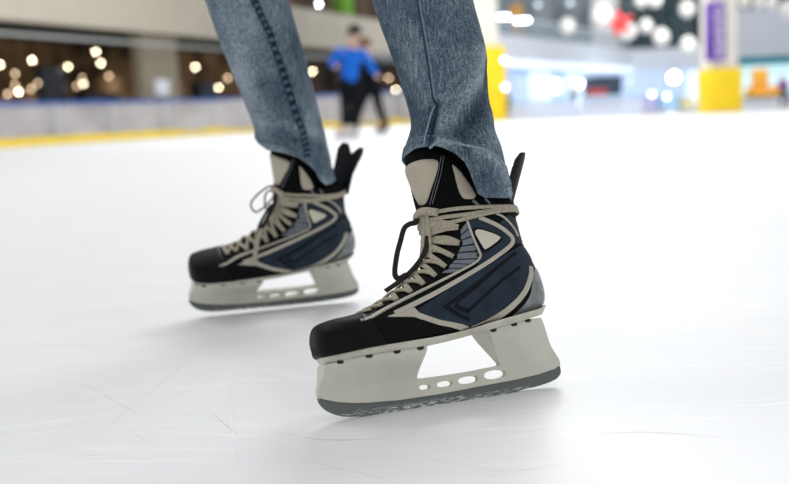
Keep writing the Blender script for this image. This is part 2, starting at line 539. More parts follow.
def lace_bm():
    bm = bmesh.new()
    def front_dist(mid, n):
        o = mid + n * .2
        best = None
        for b in (BOOT, TONGUE):
            h = b.ray_cast(o, -n)[0]
            if h is not None:
                d = (h - mid).dot(n)
                if best is None or d > best: best = d
        return best if best is not None else .02
    def cross(e0, e1, s, lift, w):
        a, na = side_hit(*e0, s); b, nb = side_hit(*e1, -s)
        a = a + na * .0012; b = b + nb * .0012
        mid = (a + b) * .5
        # outward direction of the instep in the side plane
        t = Vector((e1[0] - e0[0], 0, e1[1] - e0[1])).normalized()
        n = Vector((-t.z, 0, t.x)); n = n if n.x + n.z > 0 else -n
        h = front_dist(mid, n) + lift * MM
        core = mid - n * .03
        pts, nr = [], []
        K = 18
        for k in range(K + 1):
            u = k / K
            p = a.lerp(b, u) + n * h * (math.sin(PI * u) ** .55)
            pts.append(p); q = p - core; q = q - t * q.dot(t) * .8; nr.append(q.normalized())
        ribbon(bm, pts, nr, w * MM, .0030)
    for i in range(len(LACE_E) - 1):
        w = 5.8 if i < 6 else 5.4
        cross(LACE_E[i], LACE_E[i + 1], 1, 3.6, w)
        cross(LACE_E[i], LACE_E[i + 1], -1, 1.4, w)
    e = LACE_E[-1]
    cross((e[0], e[1]), (e[0] + 4, e[1] - 1), 1, 2.0, 6.2)
    # knot bumps where rows meet
    # strands wound round the ankle
    for j, (z0, z1, w, o, dp) in enumerate(((209, 209, 4.6, 1.4, 0), (203, 205.5, 4.8, 1.8, .35), (197, 203.5, 4.6, 2.4, .6))):
        pts, nr = [], []
        for k in range(97):
            ph = -PI + 2 * PI * k / 96
            z = z0 + (z1 - z0) * (1 - math.cos(ph)) / 2 + math.sin(ph * 2 + dp * 6) * 1.1
            d = Vector((math.cos(ph), math.sin(ph), 0)); c = v3(-155, 0, z)
            best = None
            for b in (BOOT, TONGUE):
                h = b.ray_cast(c + d * .25, -d)[0]
                if h is not None and (best is None or (h - c).length > best): best = (h - c).length
            pts.append(c + d * ((best or .04) + o * MM)); nr.append(d)
        sp = []
        for k in range(97):   # soften the path
            ks = [max(0, min(96, k + q)) for q in (-2, -1, 0, 1, 2)]
            m = sum((pts[q] for q in ks), Vector()) / 5
            sp.append(m + nr[k] * .0008)
        ribbon(bm, sp, nr, w * MM, .0022)
    # short strands pulled from the top eyelets forward to the knot
    for (e, zt, yy) in ((LACE_E[0], 200, 20), (LACE_E[0], 194, 14), (LACE_E[1], 183, 10)):
        for s in (1, -1):
            a, na = side_hit(*e, s); b0 = tongue_pt(s * yy, zt, 3.5)
            m = tongue_pt(s * 55, (zt + e[1]) / 2 + 2, 3.5)
            P = catmull([a + na * .001, m, b0], 8)
            ribbon(bm, P, [Vector((p.x + .15, p.y, 0)).normalized() for p in P], .0068, .0022)
    # the bundle hanging down the front below the knot
    for dy, dx, w in ((6, 3.5, 7.5), (12, 2.5, 6.5), (1, 4.5, 6.5)):
        P = [tongue_pt(dy * 1.6, z, dx + 1.8 * math.sin((z - 160) / 9 + dy)) + Vector((0, dy * MM * .3, 0)) for z in (214, 208, 200, 192, 184, 176, 168, 163)]
        P = catmull(P, 4)
        ribbon(bm, P, [Vector((1, .35, 0)).normalized()] * len(P), w * MM, .0026)
    P = [tongue_pt(p, 211 + 3 * math.sin(p / 12), 5) for p in range(-30, 50, 6)]
    ribbon(bm, P, [Vector((1, .2, .1)).normalized()] * len(P), .009, .004)
    return bm

def strap(bm, pts, w, th, nr, y=0):
    P = catmull([v3(p[0], p[2] if len(p) > 2 else y, p[1]) for p in pts], 6)
    N = [Vector(nr).normalized()] * len(P)
    ribbon(bm, P, N, w * MM, th * MM)

def guard_bm():
    """curved tendon guard with a V notch in its top edge"""
    bm = bmesh.new()
    U, V = 20, 14
    def pt(u, v, off):
        ph = (u - .5) * 2
        hgt = 72 - 15 * max(0, 1 - abs(ph) / .36) - 9 * max(0, abs(ph) - .72) / .28
        s = v * hgt
        wid = lin([(0, 21), (30, 17), (72, 23)], s)
        bend = (1 - math.cos(ph * 1.0)) * 20
        x = -204 - .40 * s + bend - off
        return v3(x, math.sin(ph * 1.2) / math.sin(1.2) * wid, 206 + s)
    A = [[pt(u / U, v / V, 0) for u in range(U + 1)] for v in range(V + 1)]
    B = [[pt(u / U, v / V, 3.8) for u in range(U + 1)] for v in range(V + 1)]
    loft(bm, A + B[::-1] + [A[0]], False)
    for side in (0, U):
        for v in range(V):
            bm.faces.new([bm.verts.new(q) for q in (A[v][side], A[v + 1][side], B[v + 1][side], B[v][side])])
    return bm

def make_skate(person, mw):
    sk = empty('ice_skate'); sk.parent = person
    sk.matrix_basis = world_of(person).inverted() @ mw
    bt = from_bm('boot', boot_bm(), 'boot_black', sk)
    # toe cap
    bm = bmesh.new()
    st = dense_stations(4, 0, 5)
    rings = boot_rings(st, off=1.3)
    c = sum(rings[-1], Vector()) / len(rings[-1])
    rings.append([c + (p - c) * .93 for p in rings[-1]])
    loft(bm, rings, True, True, False)
    from_bm('toe_cap', bm, 'cap_black', sk)
    # raised seam across the cap and down its side
    patches('cap_seam', [(stroke([(-3, 106), (0.5, 96.5), (4, 96)], 2.2), 2.0, 1.5), (stroke([(36, 89), (24, 90), (6, 91)], 1.3), 2.0, 1.0)], 'cap_black', sk)
    # outsole
    bm = bmesh.new()
    S = [(44.5, 68.5, 12), (41, 66.8, 20), (34, 66, 29), (20, 66.7, 35), (0, 68.2, 39.5), (-22, 69.2, 41), (-50, 70.2, 40), (-80, 71.3, 38.5), (-115, 74.3, 37), (-150, 79.8, 36.5), (-185, 84.8, 35), (-213, 88.8, 29), (-226, 93, 16)]
    S = [(p.x, p.y, p.z) for p in catmull(S, 4)]
    rings = []
    for x, z, w in S:
        zl = sole_z(x)
        xi = x - (4 if x > 20 else (-4 if x < -200 else 0)) * .8
        rings.append([v3(x, w - 1, z + 1.5), v3(x, w - .6, z - .3), v3(xi, w - 5, zl + 2.4), v3(xi, w - 7, zl + 1.2), v3(xi, -w + 7, zl + 1.2), v3(xi, -w + 5, zl + 2.4), v3(x, -w + .6, z - .3), v3(x, -w + 1, z + 1.5)])
    loft(bm, rings, True, True, True)
    from_bm('outsole', bm, 'rim_sole', sk, angle=50)
    # holder
    bm = extruded(HOLD, [ellipse(*s) for s in SLOTS], 7, holder_half)
    ho = from_bm('blade_holder', bm, 'holder', sk, angle=38)
    for x in (26, -4, -35, -62, -152, -178, -196):
        for s in (1, -1):
            bm = bmesh.new()
            zb = sole_z(x) - 0.2
            w = holder_half(x, zb) + .2
            r = bmesh.ops.create_uvsphere(bm, u_segments=12, v_segments=8, radius=1)
            for v in r['verts']: v.co = v3(x + v.co.x * 4.2, s * (w + v.co.y * 1.6), zb + v.co.z * 2.2)
            from_bm('rivet', bm, 'rivet', sk)
    bm = extruded(RUN, [], 8, lambda x, z: 1.7 if z > 3 else 1.5)
    from_bm('blade', bm, 'steel', sk, angle=40)
    # small mark etched in the steel at the toe, and the faint line of etching behind it
    bm = bmesh.new()
    for s in (1, -1):
        for a, b in (((13, 3.2), (6.4, 8.6)), ((6.4, 8.6), (-.2, 2.6)), ((-.2, 2.6), (3.5, 2.6)), ((3.5, 2.6), (6.4, 5.4)), ((6.4, 5.4), (9.4, 3.2))):
            q = stroke([a, b], 1.5, n=1)
            bm.faces.new([bm.verts.new(v3(x, s * 1.78, z)) for x, z in q])
        x = -10
        rnd = random.Random(3)
        while x > -95:
            L = rnd.uniform(1.5, 4); k = rnd.uniform(1.2, 2.6)
            bm.faces.new([bm.verts.new(v3(px, s * 1.76, pz)) for px, pz in ((x, 5), (x - L, 5), (x - L, 5 + k), (x, 5 + k))])
            x -= L + rnd.uniform(.8, 2)
    from_bm('etched_mark', bm, 'engrave', sk, smooth=False)
    # --- side panels
    navy1 = chaikin([(-57, 101.5, 0), (-80, 112, 0), (-138, 138, 0), (-190, 160, 0), (-203, 164, 0), (-212, 150, 0), (-213, 138, 0), (-203, 127, 0), (-196, 117, 0), (-168, 96.5, 0), (-126, 78.5, 0), (-119, 78, 0), (-80, 90, 0)], 1)
    navy2 = [(-139, 197.5), (-150, 197), (-170, 186), (-185, 172), (-182, 163.5), (-141, 144.5), (-147, 152), (-146.5, 159), (-142, 175)]
    navy3 = [(-174, 190), (-189, 177), (-190, 164), (-207, 168), (-204, 180), (-202, 192), (-188, 199)]
    patches('navy_panel', [([(p.x, p.y) for p in navy1], 1.0, 1.6), (navy2, 1.0, 1.6)], 'navy', sk)
    patches('back_panel', [(navy3, .8, 1.4)], 'navy', sk)
    # embossed arrow in the navy panel
    g1 = [(-92, 104), (-98, 102), (-140, 125), (-186, 154), (-188, 151), (-142, 121), (-106, 99.5), (-127, 87), (-128, 83), (-122, 82.5)]
    patches('embossed_groove', [(stroke([(-189, 155), (-140, 127.5), (-97, 105), (-92, 102.5)], 3.4), 1.5, .8), (stroke([(-93, 104), (-106, 94), (-119, 86)], 4.5), 1.5, .8),
                                (stroke([(-191, 138), (-164, 124), (-122, 97.5), (-118, 96)], 3.0), 1.5, .8), (stroke([(-105, 103), (-113, 98.5), (-121, 95)], 5), 1.5, .8),
                                (stroke([(-188, 155.5), (-139, 124), (-107, 106)], 2.0), 1.5, .8)], 'navy_dark', sk)
    # pale trim: long stripe that turns forward at the ankle, heel stripe, wedge
    stripe1 = [(-36, 101.8), (-52, 107), (-82, 117.5), (-114, 130.2), (-142, 142), (-165, 153), (-182, 162.5), (-187, 168), (-186, 174), (-172, 186), (-150, 198)]
    patches('white_stripe', [(stroke(stripe1, 4.6), 1.9, 1.8), (stroke([(-123, 76.5), (-145, 83), (-168, 93), (-190, 108), (-203, 126), (-207, 138)], 6.0), 1.9, 1.8),
                             ([(-27, 99.3), (-58, 106), (-62, 100), (-84, 90), (-118, 80), (-124, 77), (-116, 75.5), (-84, 84), (-56, 96)], 1.7, 1.6),
                             (stroke([(-170, 201), (-181, 195), (-192, 183.5), (-197, 174)], 2.2), 1.9, 1.5)], 'trim', sk)
    patches('eyelet_piping', [(stroke([(2, 98), (-10, 100.8), (-36, 110.5), (-81, 126.5), (-118, 140), (-137, 147.5), (-144.5, 153.5), (-145, 159), (-141, 175), (-137, 196)], 2.3), 2.0, 1.8)], 'trim', sk)
    # vent panel and its dark edge
    patches('vent_edge', [([(p.x, p.y) for p in chaikin([(-138, 191.5, 0), (-175, 175, 0), (-172, 168.5, 0), (-151, 157.5, 0), (-148, 160, 0)], 2)], 1.5, 1.2)], 'boot_black', sk)
    patches('vent_panel', [([(p.x, p.y) for p in chaikin([(-140.5, 188.5, 0), (-172.5, 174.5, 0), (-170, 170.5, 0), (-152, 161, 0), (-150, 163, 0)], 2)], 2.1, 1.4)], 'cream_light', sk)
    # radiating grey panel between the eyelets and the piping
    fan = []
    hub = (-104, 172)
    rim = [(-136, 195), (-137.5, 187), (-139.5, 178), (-141.5, 169), (-143, 160.5), (-141, 152), (-133, 146.5), (-124, 142.5), (-115, 139)]
    inn = [(-129, 187), (-128.5, 181), (-128, 175), (-126, 168), (-122, 161.5), (-117.5, 154), (-112, 150), (-106, 145.5), (-99, 140)]
    for i in range(8):
        a0, a1, b0, b1 = Vector(rim[i]), Vector(rim[i + 1]), Vector(inn[i]), Vector(inn[i + 1])
        g = .10
        fan.append(([tuple(a0.lerp(a1, g)), tuple(a0.lerp(a1, 1 - g)), tuple(b0.lerp(b1, 1 - g)), tuple(b0.lerp(b1, g))], 1.0, 1.2))
    patches('eyelet_panel', fan, 'panel_grey', sk)
    # clear heel cup and black wedge over the heel
    patches('heel_guard', [([(p.x, p.y) for p in chaikin([(-205, 129, 0), (-219, 138, 0), (-226, 122, 0), (-227, 104, 0), (-222, 94, 0), (-205, 88.5, 0), (-178, 86, 0), (-180, 88, 0), (-196, 101, 0), (-204, 114, 0)], 1)], 1.5, 1.5)], 'heel_clear', sk)
    # pale bars on the collar
    patches('collar_bar', [(stroke([(-130, 217), (-134, 209.5)], 3.2, n=2), 1.2, 1), (stroke([(-145, 219), (-151, 211.5)], 3.2, n=2), 1.2, 1), (stroke([(-160, 218.5), (-165, 212)], 2.4, n=2), 1.2, 1),
                           (stroke([(-112, 211.5), (-127, 217.3), (-140, 219.2)], 1.3), 1.2, 1)], 'panel_grey', sk)
    # tongue
    to = from_bm('tongue', tongue_bm(), 'felt_black', sk, angle=60)
    for ol in ([(-16, 268), (10, 271), (40, 271), (66, 267), (60, 256), (38, 232), (30, 224), (22, 221), (12, 222), (6, 228), (-4, 242), (-13, 258)],
               [(82, 260), (85, 259), (92, 251), (100, 240), (106, 230), (109, 222), (104, 219), (82, 220)],
               [(-82, 260), (-85, 259), (-92, 251), (-100, 240), (-106, 230), (-109, 222), (-104, 219), (-82, 220)]):
        out = bmesh.new(); tongue_panel(out, ol)
        from_bm('tongue_panel', out, 'cream', sk)
    for s in (1, -1):
        for a, b in ((s * 70, s * 33), (s * 74, s * 38)):
            out = bmesh.new()
            P = [tongue_pt(a + (b - a) * t ** 1.2, 271 - 52 * t, 1.0) for t in [k / 16 for k in range(17)]]
            N = [(p - v3(-130, 0, p.z / MM)).normalized() for p in P]
            ribbon(out, P, N, .0007, .0008)
            from_bm('tongue_stitching', out, 'panel_grey', sk)
    # eyelets
    for e in LACE_E:
        for s in (1, -1):
            h, n = side_hit(*e, s)
            bm = bmesh.new()
            t = n.cross(Vector((0, 0, 1))).normalized(); q = n.cross(t)
            rings = [[h + n * (.0006 + .0011 * math.sin(b)) + (t * math.cos(a) + q * math.sin(a)) * (.0033 + .0011 * math.cos(b)) for b in [2 * PI * j / 6 for j in range(6)]] for a in [2 * PI * i / 14 for i in range(15)]]
            loft(bm, rings, True)
            from_bm('eyelet', bm, 'boot_black', sk)
    from_bm('lace', lace_bm(), 'lace', sk)
    from_bm('tendon_guard', guard_bm(), 'guard', sk, angle=60)
    return sk

def copy_tree(o, parent, skip=()):
    c = o.copy(); COL.objects.link(c); c.parent = parent
    for ch in [k for k in COL.objects if k.parent == o]:
        if ch.name.split('.')[0] in skip: continue
        copy_tree(ch, c)
    return c

def frame_m(O, f, l, u):
    return Matrix(((f[0], l[0], u[0], O[0]), (f[1], l[1], u[1], O[1]), (f[2], l[2], u[2], O[2]), (0, 0, 0, 1)))
FA = frame_m((-0.0404, 0.981, 0.0), (-0.94368653, -0.3307591, 0.00735824), (0.31861534, -0.90259933, 0.28948007), (-0.08910662, 0.27552289, 0.95715576))
FB = frame_m((-0.2979, 1.5619, 0.006), (-0.96109578, -0.27577132, 0.01565496), (0.26242253, -0.92932186, -0.25979858), (0.0861935, -0.2455831, 0.96553592))


# ------------------------------------------------------------------ the skater in the foreground
def skater_body():
    def A(x, z, y=0): return tuple(FA @ v3(x, y, z))
    def B(x, z, y=0): return tuple(FB @ v3(x, y, z))
    fwd = Vector((-.95, -.30, 0)).normalized(); lf = Vector((.30, -.95, 0)).normalized()
    pel = Vector((.08, 1.36, .92))
    V = [tuple(pel), tuple(pel + Vector((0, 0, .12)) + fwd * .02),
         tuple(pel + lf * .09 - Vector((0, 0, .03))), A(-141, 540), A(-150, 330), A(-158, 170), A(-190, 115), A(-120, 108), A(-30, 90), A(10, 86),
         tuple(pel - lf * .09 - Vector((0, 0, .03))), B(-42, 560), B(-100, 360), B(-150, 180), B(-190, 115), B(-120, 108), B(-30, 90), B(10, 86)]
    E_ = [(0, 1), (0, 2), (2, 3), (3, 4), (4, 5), (5, 6), (5, 7), (7, 8), (8, 9), (0, 10), (10, 11), (11, 12), (12, 13), (13, 14), (13, 15), (15, 16), (16, 17)]
    R = [.1, .11, .075, .045, .042, .027, .02, .025, .022, .016, .075, .045, .042, .027, .02, .025, .022, .016]
    return skin_tree(V, E_, R, 2, 0)

person = put('person', skater_body(), 'sock')
base = Vector((-0.10, 1.29, 0.0))
person.data.transform(Matrix.Translation(-base))
person.matrix_basis = Matrix.Translation(base)
tag(person, 'person in blue jeans and black hockey skates, seen from the knees down', 'person')

LEG = {
 'a': dict(front=[(215, -88), (283, -85), (298, -89), (326, -100.5), (360, -97), (402, -89), (460, -77), (540, -64)],
           back=[(215, -210), (271, -209), (290, -205), (303, -202.5), (335, -201), (389, -208), (450, -202), (540, -192)], ztop=540, ry=[(215, 56), (300, 58), (350, 54), (540, 63)],
           hem=[(-230, 216), (-190, 216), (-168, 216), (-152, 216.5), (-146, 221), (-142, 238), (-137, 257), (-126, 270), (-112, 279), (-96, 284), (-84, 283), (-70, 282)]),
 'b': dict(front=[(215, -72), (278, -79), (292, -65), (316, -60), (386, -34), (452, -10), (508, 8), (600, 38)],
           back=[(215, -196), (238, -190), (302, -175), (360, -160.5), (425, -143), (469, -130), (508, -118), (600, -90)], ztop=580, ry=[(215, 52), (300, 55), (380, 58), (600, 66)],
           hem=[(-230, 226), (-185, 226), (-166, 228), (-156, 238), (-150, 252), (-140, 264), (-124, 277), (-104, 286), (-88, 287), (-74, 282), (-60, 280)])}

def poly_dist(P, x, z):
    best = 1e9
    for (ax, az), (bx, bz) in zip(P, P[1:]):
        dx, dz = bx - ax, bz - az
        t = max(0, min(1, ((x - ax) * dx + (z - az) * dz) / (dx * dx + dz * dz)))
        d = math.hypot(x - ax - dx * t, z - az - dz * t)
        if d < best: best = d
    return best

CREASE = [(-105, 279), (-116, 282), (-129, 278), (-155, 268), (-173, 257), (-181, 249), (-185, 233), (-186, 219)]
FOLD_A = [(-180, 388), (-167, 356), (-151, 333), (-135, 315), (-121, 300)]
TUCK = [(-118, 332), (-114, 318), (-109, 304), (-105, 280)]
def leg_disp(key, th_, x, z):
    s = math.sin(th_); c = math.cos(th_)
    n1 = noise.noise(Vector((c * 1.3 + 5 * (key == 'b'), s * 1.3, z * .006)))
    n2 = noise.noise(Vector((c * 2.2, s * 2.2 + 9 * (key == 'b'), z * .018 + c * .8)))
    low = max(0, min(1, (345 - z) / 90))
    d = n1 * 2.2 + n2 * (1.0 + 2.2 * low)
    n3 = noise.noise(Vector((c * 1.5 + 3, s * 1.5, (z + 22 * c) * .045)))
    d += n3 * (0.5 + 2.0 * low)
    mask = max(0, min(1, s * 3))
    if key == 'a':
        d += mask * (6.0 * math.exp(-(poly_dist(CREASE, x, z) / 4.5) ** 2) + 5.0 * math.exp(-(poly_dist(FOLD_A, x, z) / 9) ** 2)
                     - 6 * math.exp(-(poly_dist(TUCK, x, z) / 3.5) ** 2) + 2.5 * math.exp(-(poly_dist([(p - 9, q) for p, q in TUCK], x, z) / 6) ** 2)
                     - 4 * math.exp(-(poly_dist([(p - 16, q - 12) for p, q in FOLD_A], x, z) / 8) ** 2))
        d += 5 * math.exp(-((z - 285) / 16) ** 2) * max(0, c) ** 2
    else:
        d += mask * (2.5 * math.exp(-(poly_dist([(-170, 300), (-140, 318), (-100, 330), (-62, 322)], x, z) / 9) ** 2) - 2.5 * math.exp(-(poly_dist([(-175, 285), (-145, 300), (-110, 308)], x, z) / 9) ** 2))
    return d

def leg_xr(key, z):
    L = LEG[key]; fx, bx = sm(L['front'], z), sm(L['back'], z)
    return (fx + bx) / 2, (fx - bx) / 2 * (.9 if key == 'a' else .98)

def leg_pt(key, th_, z, off=0.0):
    L = LEG[key]
    ry = sm(L['ry'], z)
    xc, rx = leg_xr(key, z)
    c, s = math.cos(th_), math.sin(th_)
    x = xc + rx * math.copysign(abs(c) ** .92, c)
    d = leg_disp(key, th_, x, z) * (1 - .75 * abs(c) ** 6) + off
    n = Vector((c / rx, s / ry, 0)).normalized()
    return v3(x + n.x * d, ry * math.copysign(abs(s) ** .92, s) + n.y * d, z), d

def leg_hem(key, th_):
    L = LEG[key]
    z = 240
    for _ in range(4):
        xc, rx = leg_xr(key, z)
        x = xc + rx * math.cos(th_)
        z = lin(L['hem'], x)
    return z

def theta_of(key, x, z):
    xc, rx = leg_xr(key, z)
    c = (x - xc) / rx
    return math.acos(max(-1, min(1, c)))

THIGH = {'a': [], 'b': []}
def jeans():
    bm = bmesh.new(); wl = bm.verts.layers.float.new('wear_shade')
    N = 120
    pel = Vector((.08, 1.36, .92)); fwd = Vector((-.95, -.30, 0)).normalized(); lf = Vector((.30, -.95, 0)).normalized()
    for key, FM, sg in (('a', FA, 1), ('b', FB, -1)):
        ztop = LEG[key]['ztop']; rows = 110
        hems = [leg_hem(key, 2 * PI * i / N) for i in range(N)]
        rings = []; wear_shade = []
        for off, up in ((-2.0, 26), (-1.9, 3), (-1.6, .4), (0, -.6)):     # inside of the cuff
            ring = []
            for i in range(N):
                p, _ = leg_pt(key, 2 * PI * i / N, hems[i] + up, off); ring.append(FM @ p)
            rings.append(ring); wear_shade.append([.5] * N)
        for r in range(rows + 1):
            t = r / rows; ring = []; w = []
            for i in range(N):
                a = 2 * PI * i / N
                z = hems[i] + (ztop - hems[i]) * t ** 1.15
                band = 1.0 if z - hems[i] < 13 else 0.0
                p, d = leg_pt(key, a, z, band)
                ring.append(FM @ p)
                c = math.cos(a)
                # worn fade on shin and folds; fold contrast also paints their light and shade
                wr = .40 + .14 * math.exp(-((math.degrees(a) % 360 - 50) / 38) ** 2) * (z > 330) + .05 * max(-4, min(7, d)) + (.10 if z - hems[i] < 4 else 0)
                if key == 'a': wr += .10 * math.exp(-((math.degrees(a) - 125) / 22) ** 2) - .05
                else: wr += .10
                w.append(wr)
            rings.append(ring); wear_shade.append(w)
        # knee to hip
        kc = sum(rings[-1], Vector()) / N
        hip = pel + lf * (.085 * sg) - Vector((0, 0, .02))
        last = rings[-1]
        for k in range(1, 13):
            t = k / 12; ring = []
            cc = kc.lerp(hip, t) + (fwd * .03 + Vector((0, 0, .02))) * math.sin(PI * t)
            for i in range(N):
                a = 2 * PI * i / N
                q = fwd * (math.cos(a) * .105) + lf * (math.sin(a) * .095)
                ring.append(cc + (last[i] - kc).lerp(q, t))
            rings.append(ring); wear_shade.append([.42] * N)
            THIGH[key].append((cc, ring))
        R = loft(bm, rings, True)
        for rr, ww in zip(R, wear_shade):
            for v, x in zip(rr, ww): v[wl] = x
    rings = []
    for z, a, b in ((-.10, .125, .17), (-.02, .13, .19), (.06, .125, .185), (.12, .115, .165), (.15, .112, .16)):
        rings.append([pel + Vector((0, 0, z)) + fwd * (math.cos(t) * a) + lf * (math.sin(t) * b) for t in [2 * PI * i / 48 for i in range(48)]])
    for rr in loft(bm, rings, True, True, True):
        for v in rr: v[wl] = .42
    bmesh.ops.recalc_face_normals(bm, faces=bm.faces)
    me = bpy.data.meshes.new('jeans'); bm.to_mesh(me); bm.free()
    for p in me.polygons: p.use_smooth = True
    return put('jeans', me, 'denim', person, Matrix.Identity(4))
JE = jeans()

def on_leg(key, FM, pts, lift, n=6):
    P, Nn = [], []
    for q in catmull([(a, b, 0) for a, b in pts], n):
        t = theta_of(key, q.x, q.y)
        p, _ = leg_pt(key, t, q.y, lift); p2, _ = leg_pt(key, t, q.y, lift + 5)
        P.append(FM @ p); Nn.append((FM.to_3x3() @ (p2 - p)).normalized())
    return P, Nn

def up_thigh(key, pts, P, Nn, lift):
    t = theta_of(key, *pts[0]); i = int(round(t / (2 * PI) * 120)) % 120
    A = [ring[i] + (ring[i] - c).normalized() * lift * MM for c, ring in THIGH[key]][::-1]
    B = [(ring[i] - c).normalized() for c, ring in THIGH[key]][::-1]
    return catmull(A + [P[0]], 5)[:-1] + P, catmull(B + [Nn[0]], 5)[:-1] + Nn

SEAM_A = [(-108, 530), (-110.5, 500), (-113, 470), (-113.5, 448), (-115.7, 415), (-117.8, 382), (-118.6, 356), (-119.5, 332)]
SEAM_B = [(-37, 560), (-47, 538), (-56.4, 515), (-66.2, 492), (-76.9, 469), (-87.7, 438), (-98.1, 408), (-107.1, 379), (-117.8, 345), (-127.2, 319), (-133, 296), (-136, 276)]
bm = bmesh.new()
P, Nn = up_thigh('a', SEAM_A, *on_leg('a', FA, SEAM_A, .7), .7); ribbon(bm, P, Nn, .0030, .0016)
from_bm('seam', bm, 'thread', JE, Matrix.Identity(4))
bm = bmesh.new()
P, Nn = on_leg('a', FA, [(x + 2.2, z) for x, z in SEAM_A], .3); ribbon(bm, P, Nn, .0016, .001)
from_bm('seam_shadow', bm, 'thread_and_shade', JE, Matrix.Identity(4))  # dark ribbon painting the shadow beside the raised seam
bm = bmesh.new()
P, Nn = up_thigh('b', SEAM_B, *on_leg('b', FB, SEAM_B, .8, 8), .8)
# puckered felled seam: two stitch rows with bumps between
ribbon(bm, P, Nn, .0105, .0016, [1 + .08 * math.sin(i * 1.9) for i in range(len(P))])
from_bm('seam', bm, 'denim', JE, Matrix.Identity(4))
for dx in (3.4, -3.4):
    bm = bmesh.new()
    P, Nn = on_leg('b', FB, [(x + dx, z) for x, z in SEAM_B], 1.7, 14)
    for i in range(0, len(P) - 2, 3):
        ribbon(bm, P[i:i + 3], Nn[i:i + 3], .0016, .0010)
    from_bm('stitching', bm, 'thread_and_shade', JE, Matrix.Identity(4))
bm = bmesh.new()
P, Nn = on_leg('b', FB, SEAM_B, 1.5, 12)
for i in range(0, len(P) - 2, 5):
    ribbon(bm, P[i:i + 3], Nn[i:i + 3], .0095, .0009)
from_bm('pucker', bm, 'thread_mid', JE, Matrix.Identity(4))
for nm, pts, wd, mm_ in (('fold_highlight', CREASE, .0026, 'fold_light'), ('tuck_shading', [(-119.5, 330), (-116, 321), (-111, 310), (-107, 297), (-104, 281)], .0022, 'thread_and_shade'), ('tuck_shading', [(-116.5, 330), (-112.5, 320), (-108, 309), (-104, 297), (-101, 283)], .0024, 'fold_light')):  # pale ribbons paint highlights on fold and tuck edges, dark one the tuck's shadow
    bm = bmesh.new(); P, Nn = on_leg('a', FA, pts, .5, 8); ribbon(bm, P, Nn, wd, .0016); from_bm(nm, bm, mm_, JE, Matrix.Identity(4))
for key, FM in (('a', FA), ('b', FB)):
    bm = bmesh.new()
    K = 200; P, Nn = [], []
    for k in range(K + 1):
        a = 2 * PI * k / K
        z = leg_hem(key, a) + 12.5
        p, _ = leg_pt(key, a, z, .9); p2, _ = leg_pt(key, a, z, 5)
        P.append(FM @ p); Nn.append((FM.to_3x3() @ (p2 - p)).normalized())
    for i in range(0, K - 1, 3):
        ribbon(bm, P[i:i + 3], Nn[i:i + 3], .0012, .0009)
    from_bm('hem_stitching', bm, 'thread', JE, Matrix.Identity(4))

SK1 = make_skate(person, FA)
g1 = [o for o in COL.objects if o.parent == SK1 and o.name.startswith('tendon_guard')][0]
SK2 = copy_tree(SK1, person)
SK2.matrix_basis = world_of(person).inverted() @ FB
g2 = [o for o in COL.objects if o.parent == SK2 and o.name.startswith('tendon_guard')][0]
pv = v3(-206, 0, 212)
g1.matrix_basis = Matrix.Translation(pv) @ Matrix.Rotation(math.radians(-21), 4, 'Z') @ Matrix.Diagonal((1, .9, .92, 1)) @ Matrix.Translation(-pv)
g2.matrix_basis = Matrix.Translation(pv + v3(6, 8, 0)) @ Matrix.Rotation(math.radians(-10), 4, 'Y') @ Matrix.Rotation(math.radians(52), 4, 'Z') @ Matrix.Translation(-pv)
SK1['label'] = 'black and navy hockey skate nearest the camera'
SK2['label'] = 'black and navy hockey skate farther back with thin lace loops'
JE['label'] = 'worn blue denim jeans'
# loose lace ends, tied differently on the two skates
bm = bmesh.new()
strap(bm, [(-88, 208, 6), (-87, 204, 5), (-80, 203, 2), (-73.6, 198.5, 0), (-67, 184, 0), (-61, 170, 0), (-55.5, 150, 0), (-58, 143, 3), (-66, 146, 8)], 6.4, 1.6, (.6, .8, .2))
strap(bm, [(-95, 186, 14), (-92, 173, 12), (-83.5, 159.5, 8), (-69, 146.5, 5), (-55, 138, 4), (-40.5, 130.5, 4)], 6.8, 1.6, (.5, .7, .6))
from_bm('loose_lace', bm, 'lace_dark', SK1)
bm = bmesh.new()
strap(bm, [(-98, 212, 6), (-86, 216, 2), (-71, 204.5, -4), (-58, 189.5, -6), (-56.7, 179.3, -6), (-63, 171, -5), (-74, 176.5, -3), (-88, 193, 2), (-97, 208, 6)], 3.0, 1.6, (.3, .9, .2))
strap(bm, [(-96, 211, 8), (-82, 208, 4), (-78, 198, 2), (-78.5, 182, 2), (-84, 173.5, 5), (-86, 185, 8)], 3.0, 1.6, (.3, .9, .2))
strap(bm, [(-92.8, 213, 16), (-90.8, 194, 18), (-81.5, 175, 22), (-68, 154, 27)], 7, 1.6, (.5, .8, .2))
strap(bm, [(-86, 190, 14), (-74, 172, 18), (-64, 156.5, 25), (-60, 140, 33)], 5, 1.6, (.5, .8, .2))
from_bm('loose_lace', bm, 'lace_dark', SK2)
bm = bmesh.new()
strap(bm, [(-68, 154, 27), (-60, 138, 36), (-55, 120, 44), (-51, 101, 46)], 7.4, 1.8, (.15, 1, .1))
from_bm('lace_end', bm, 'lace', SK2)


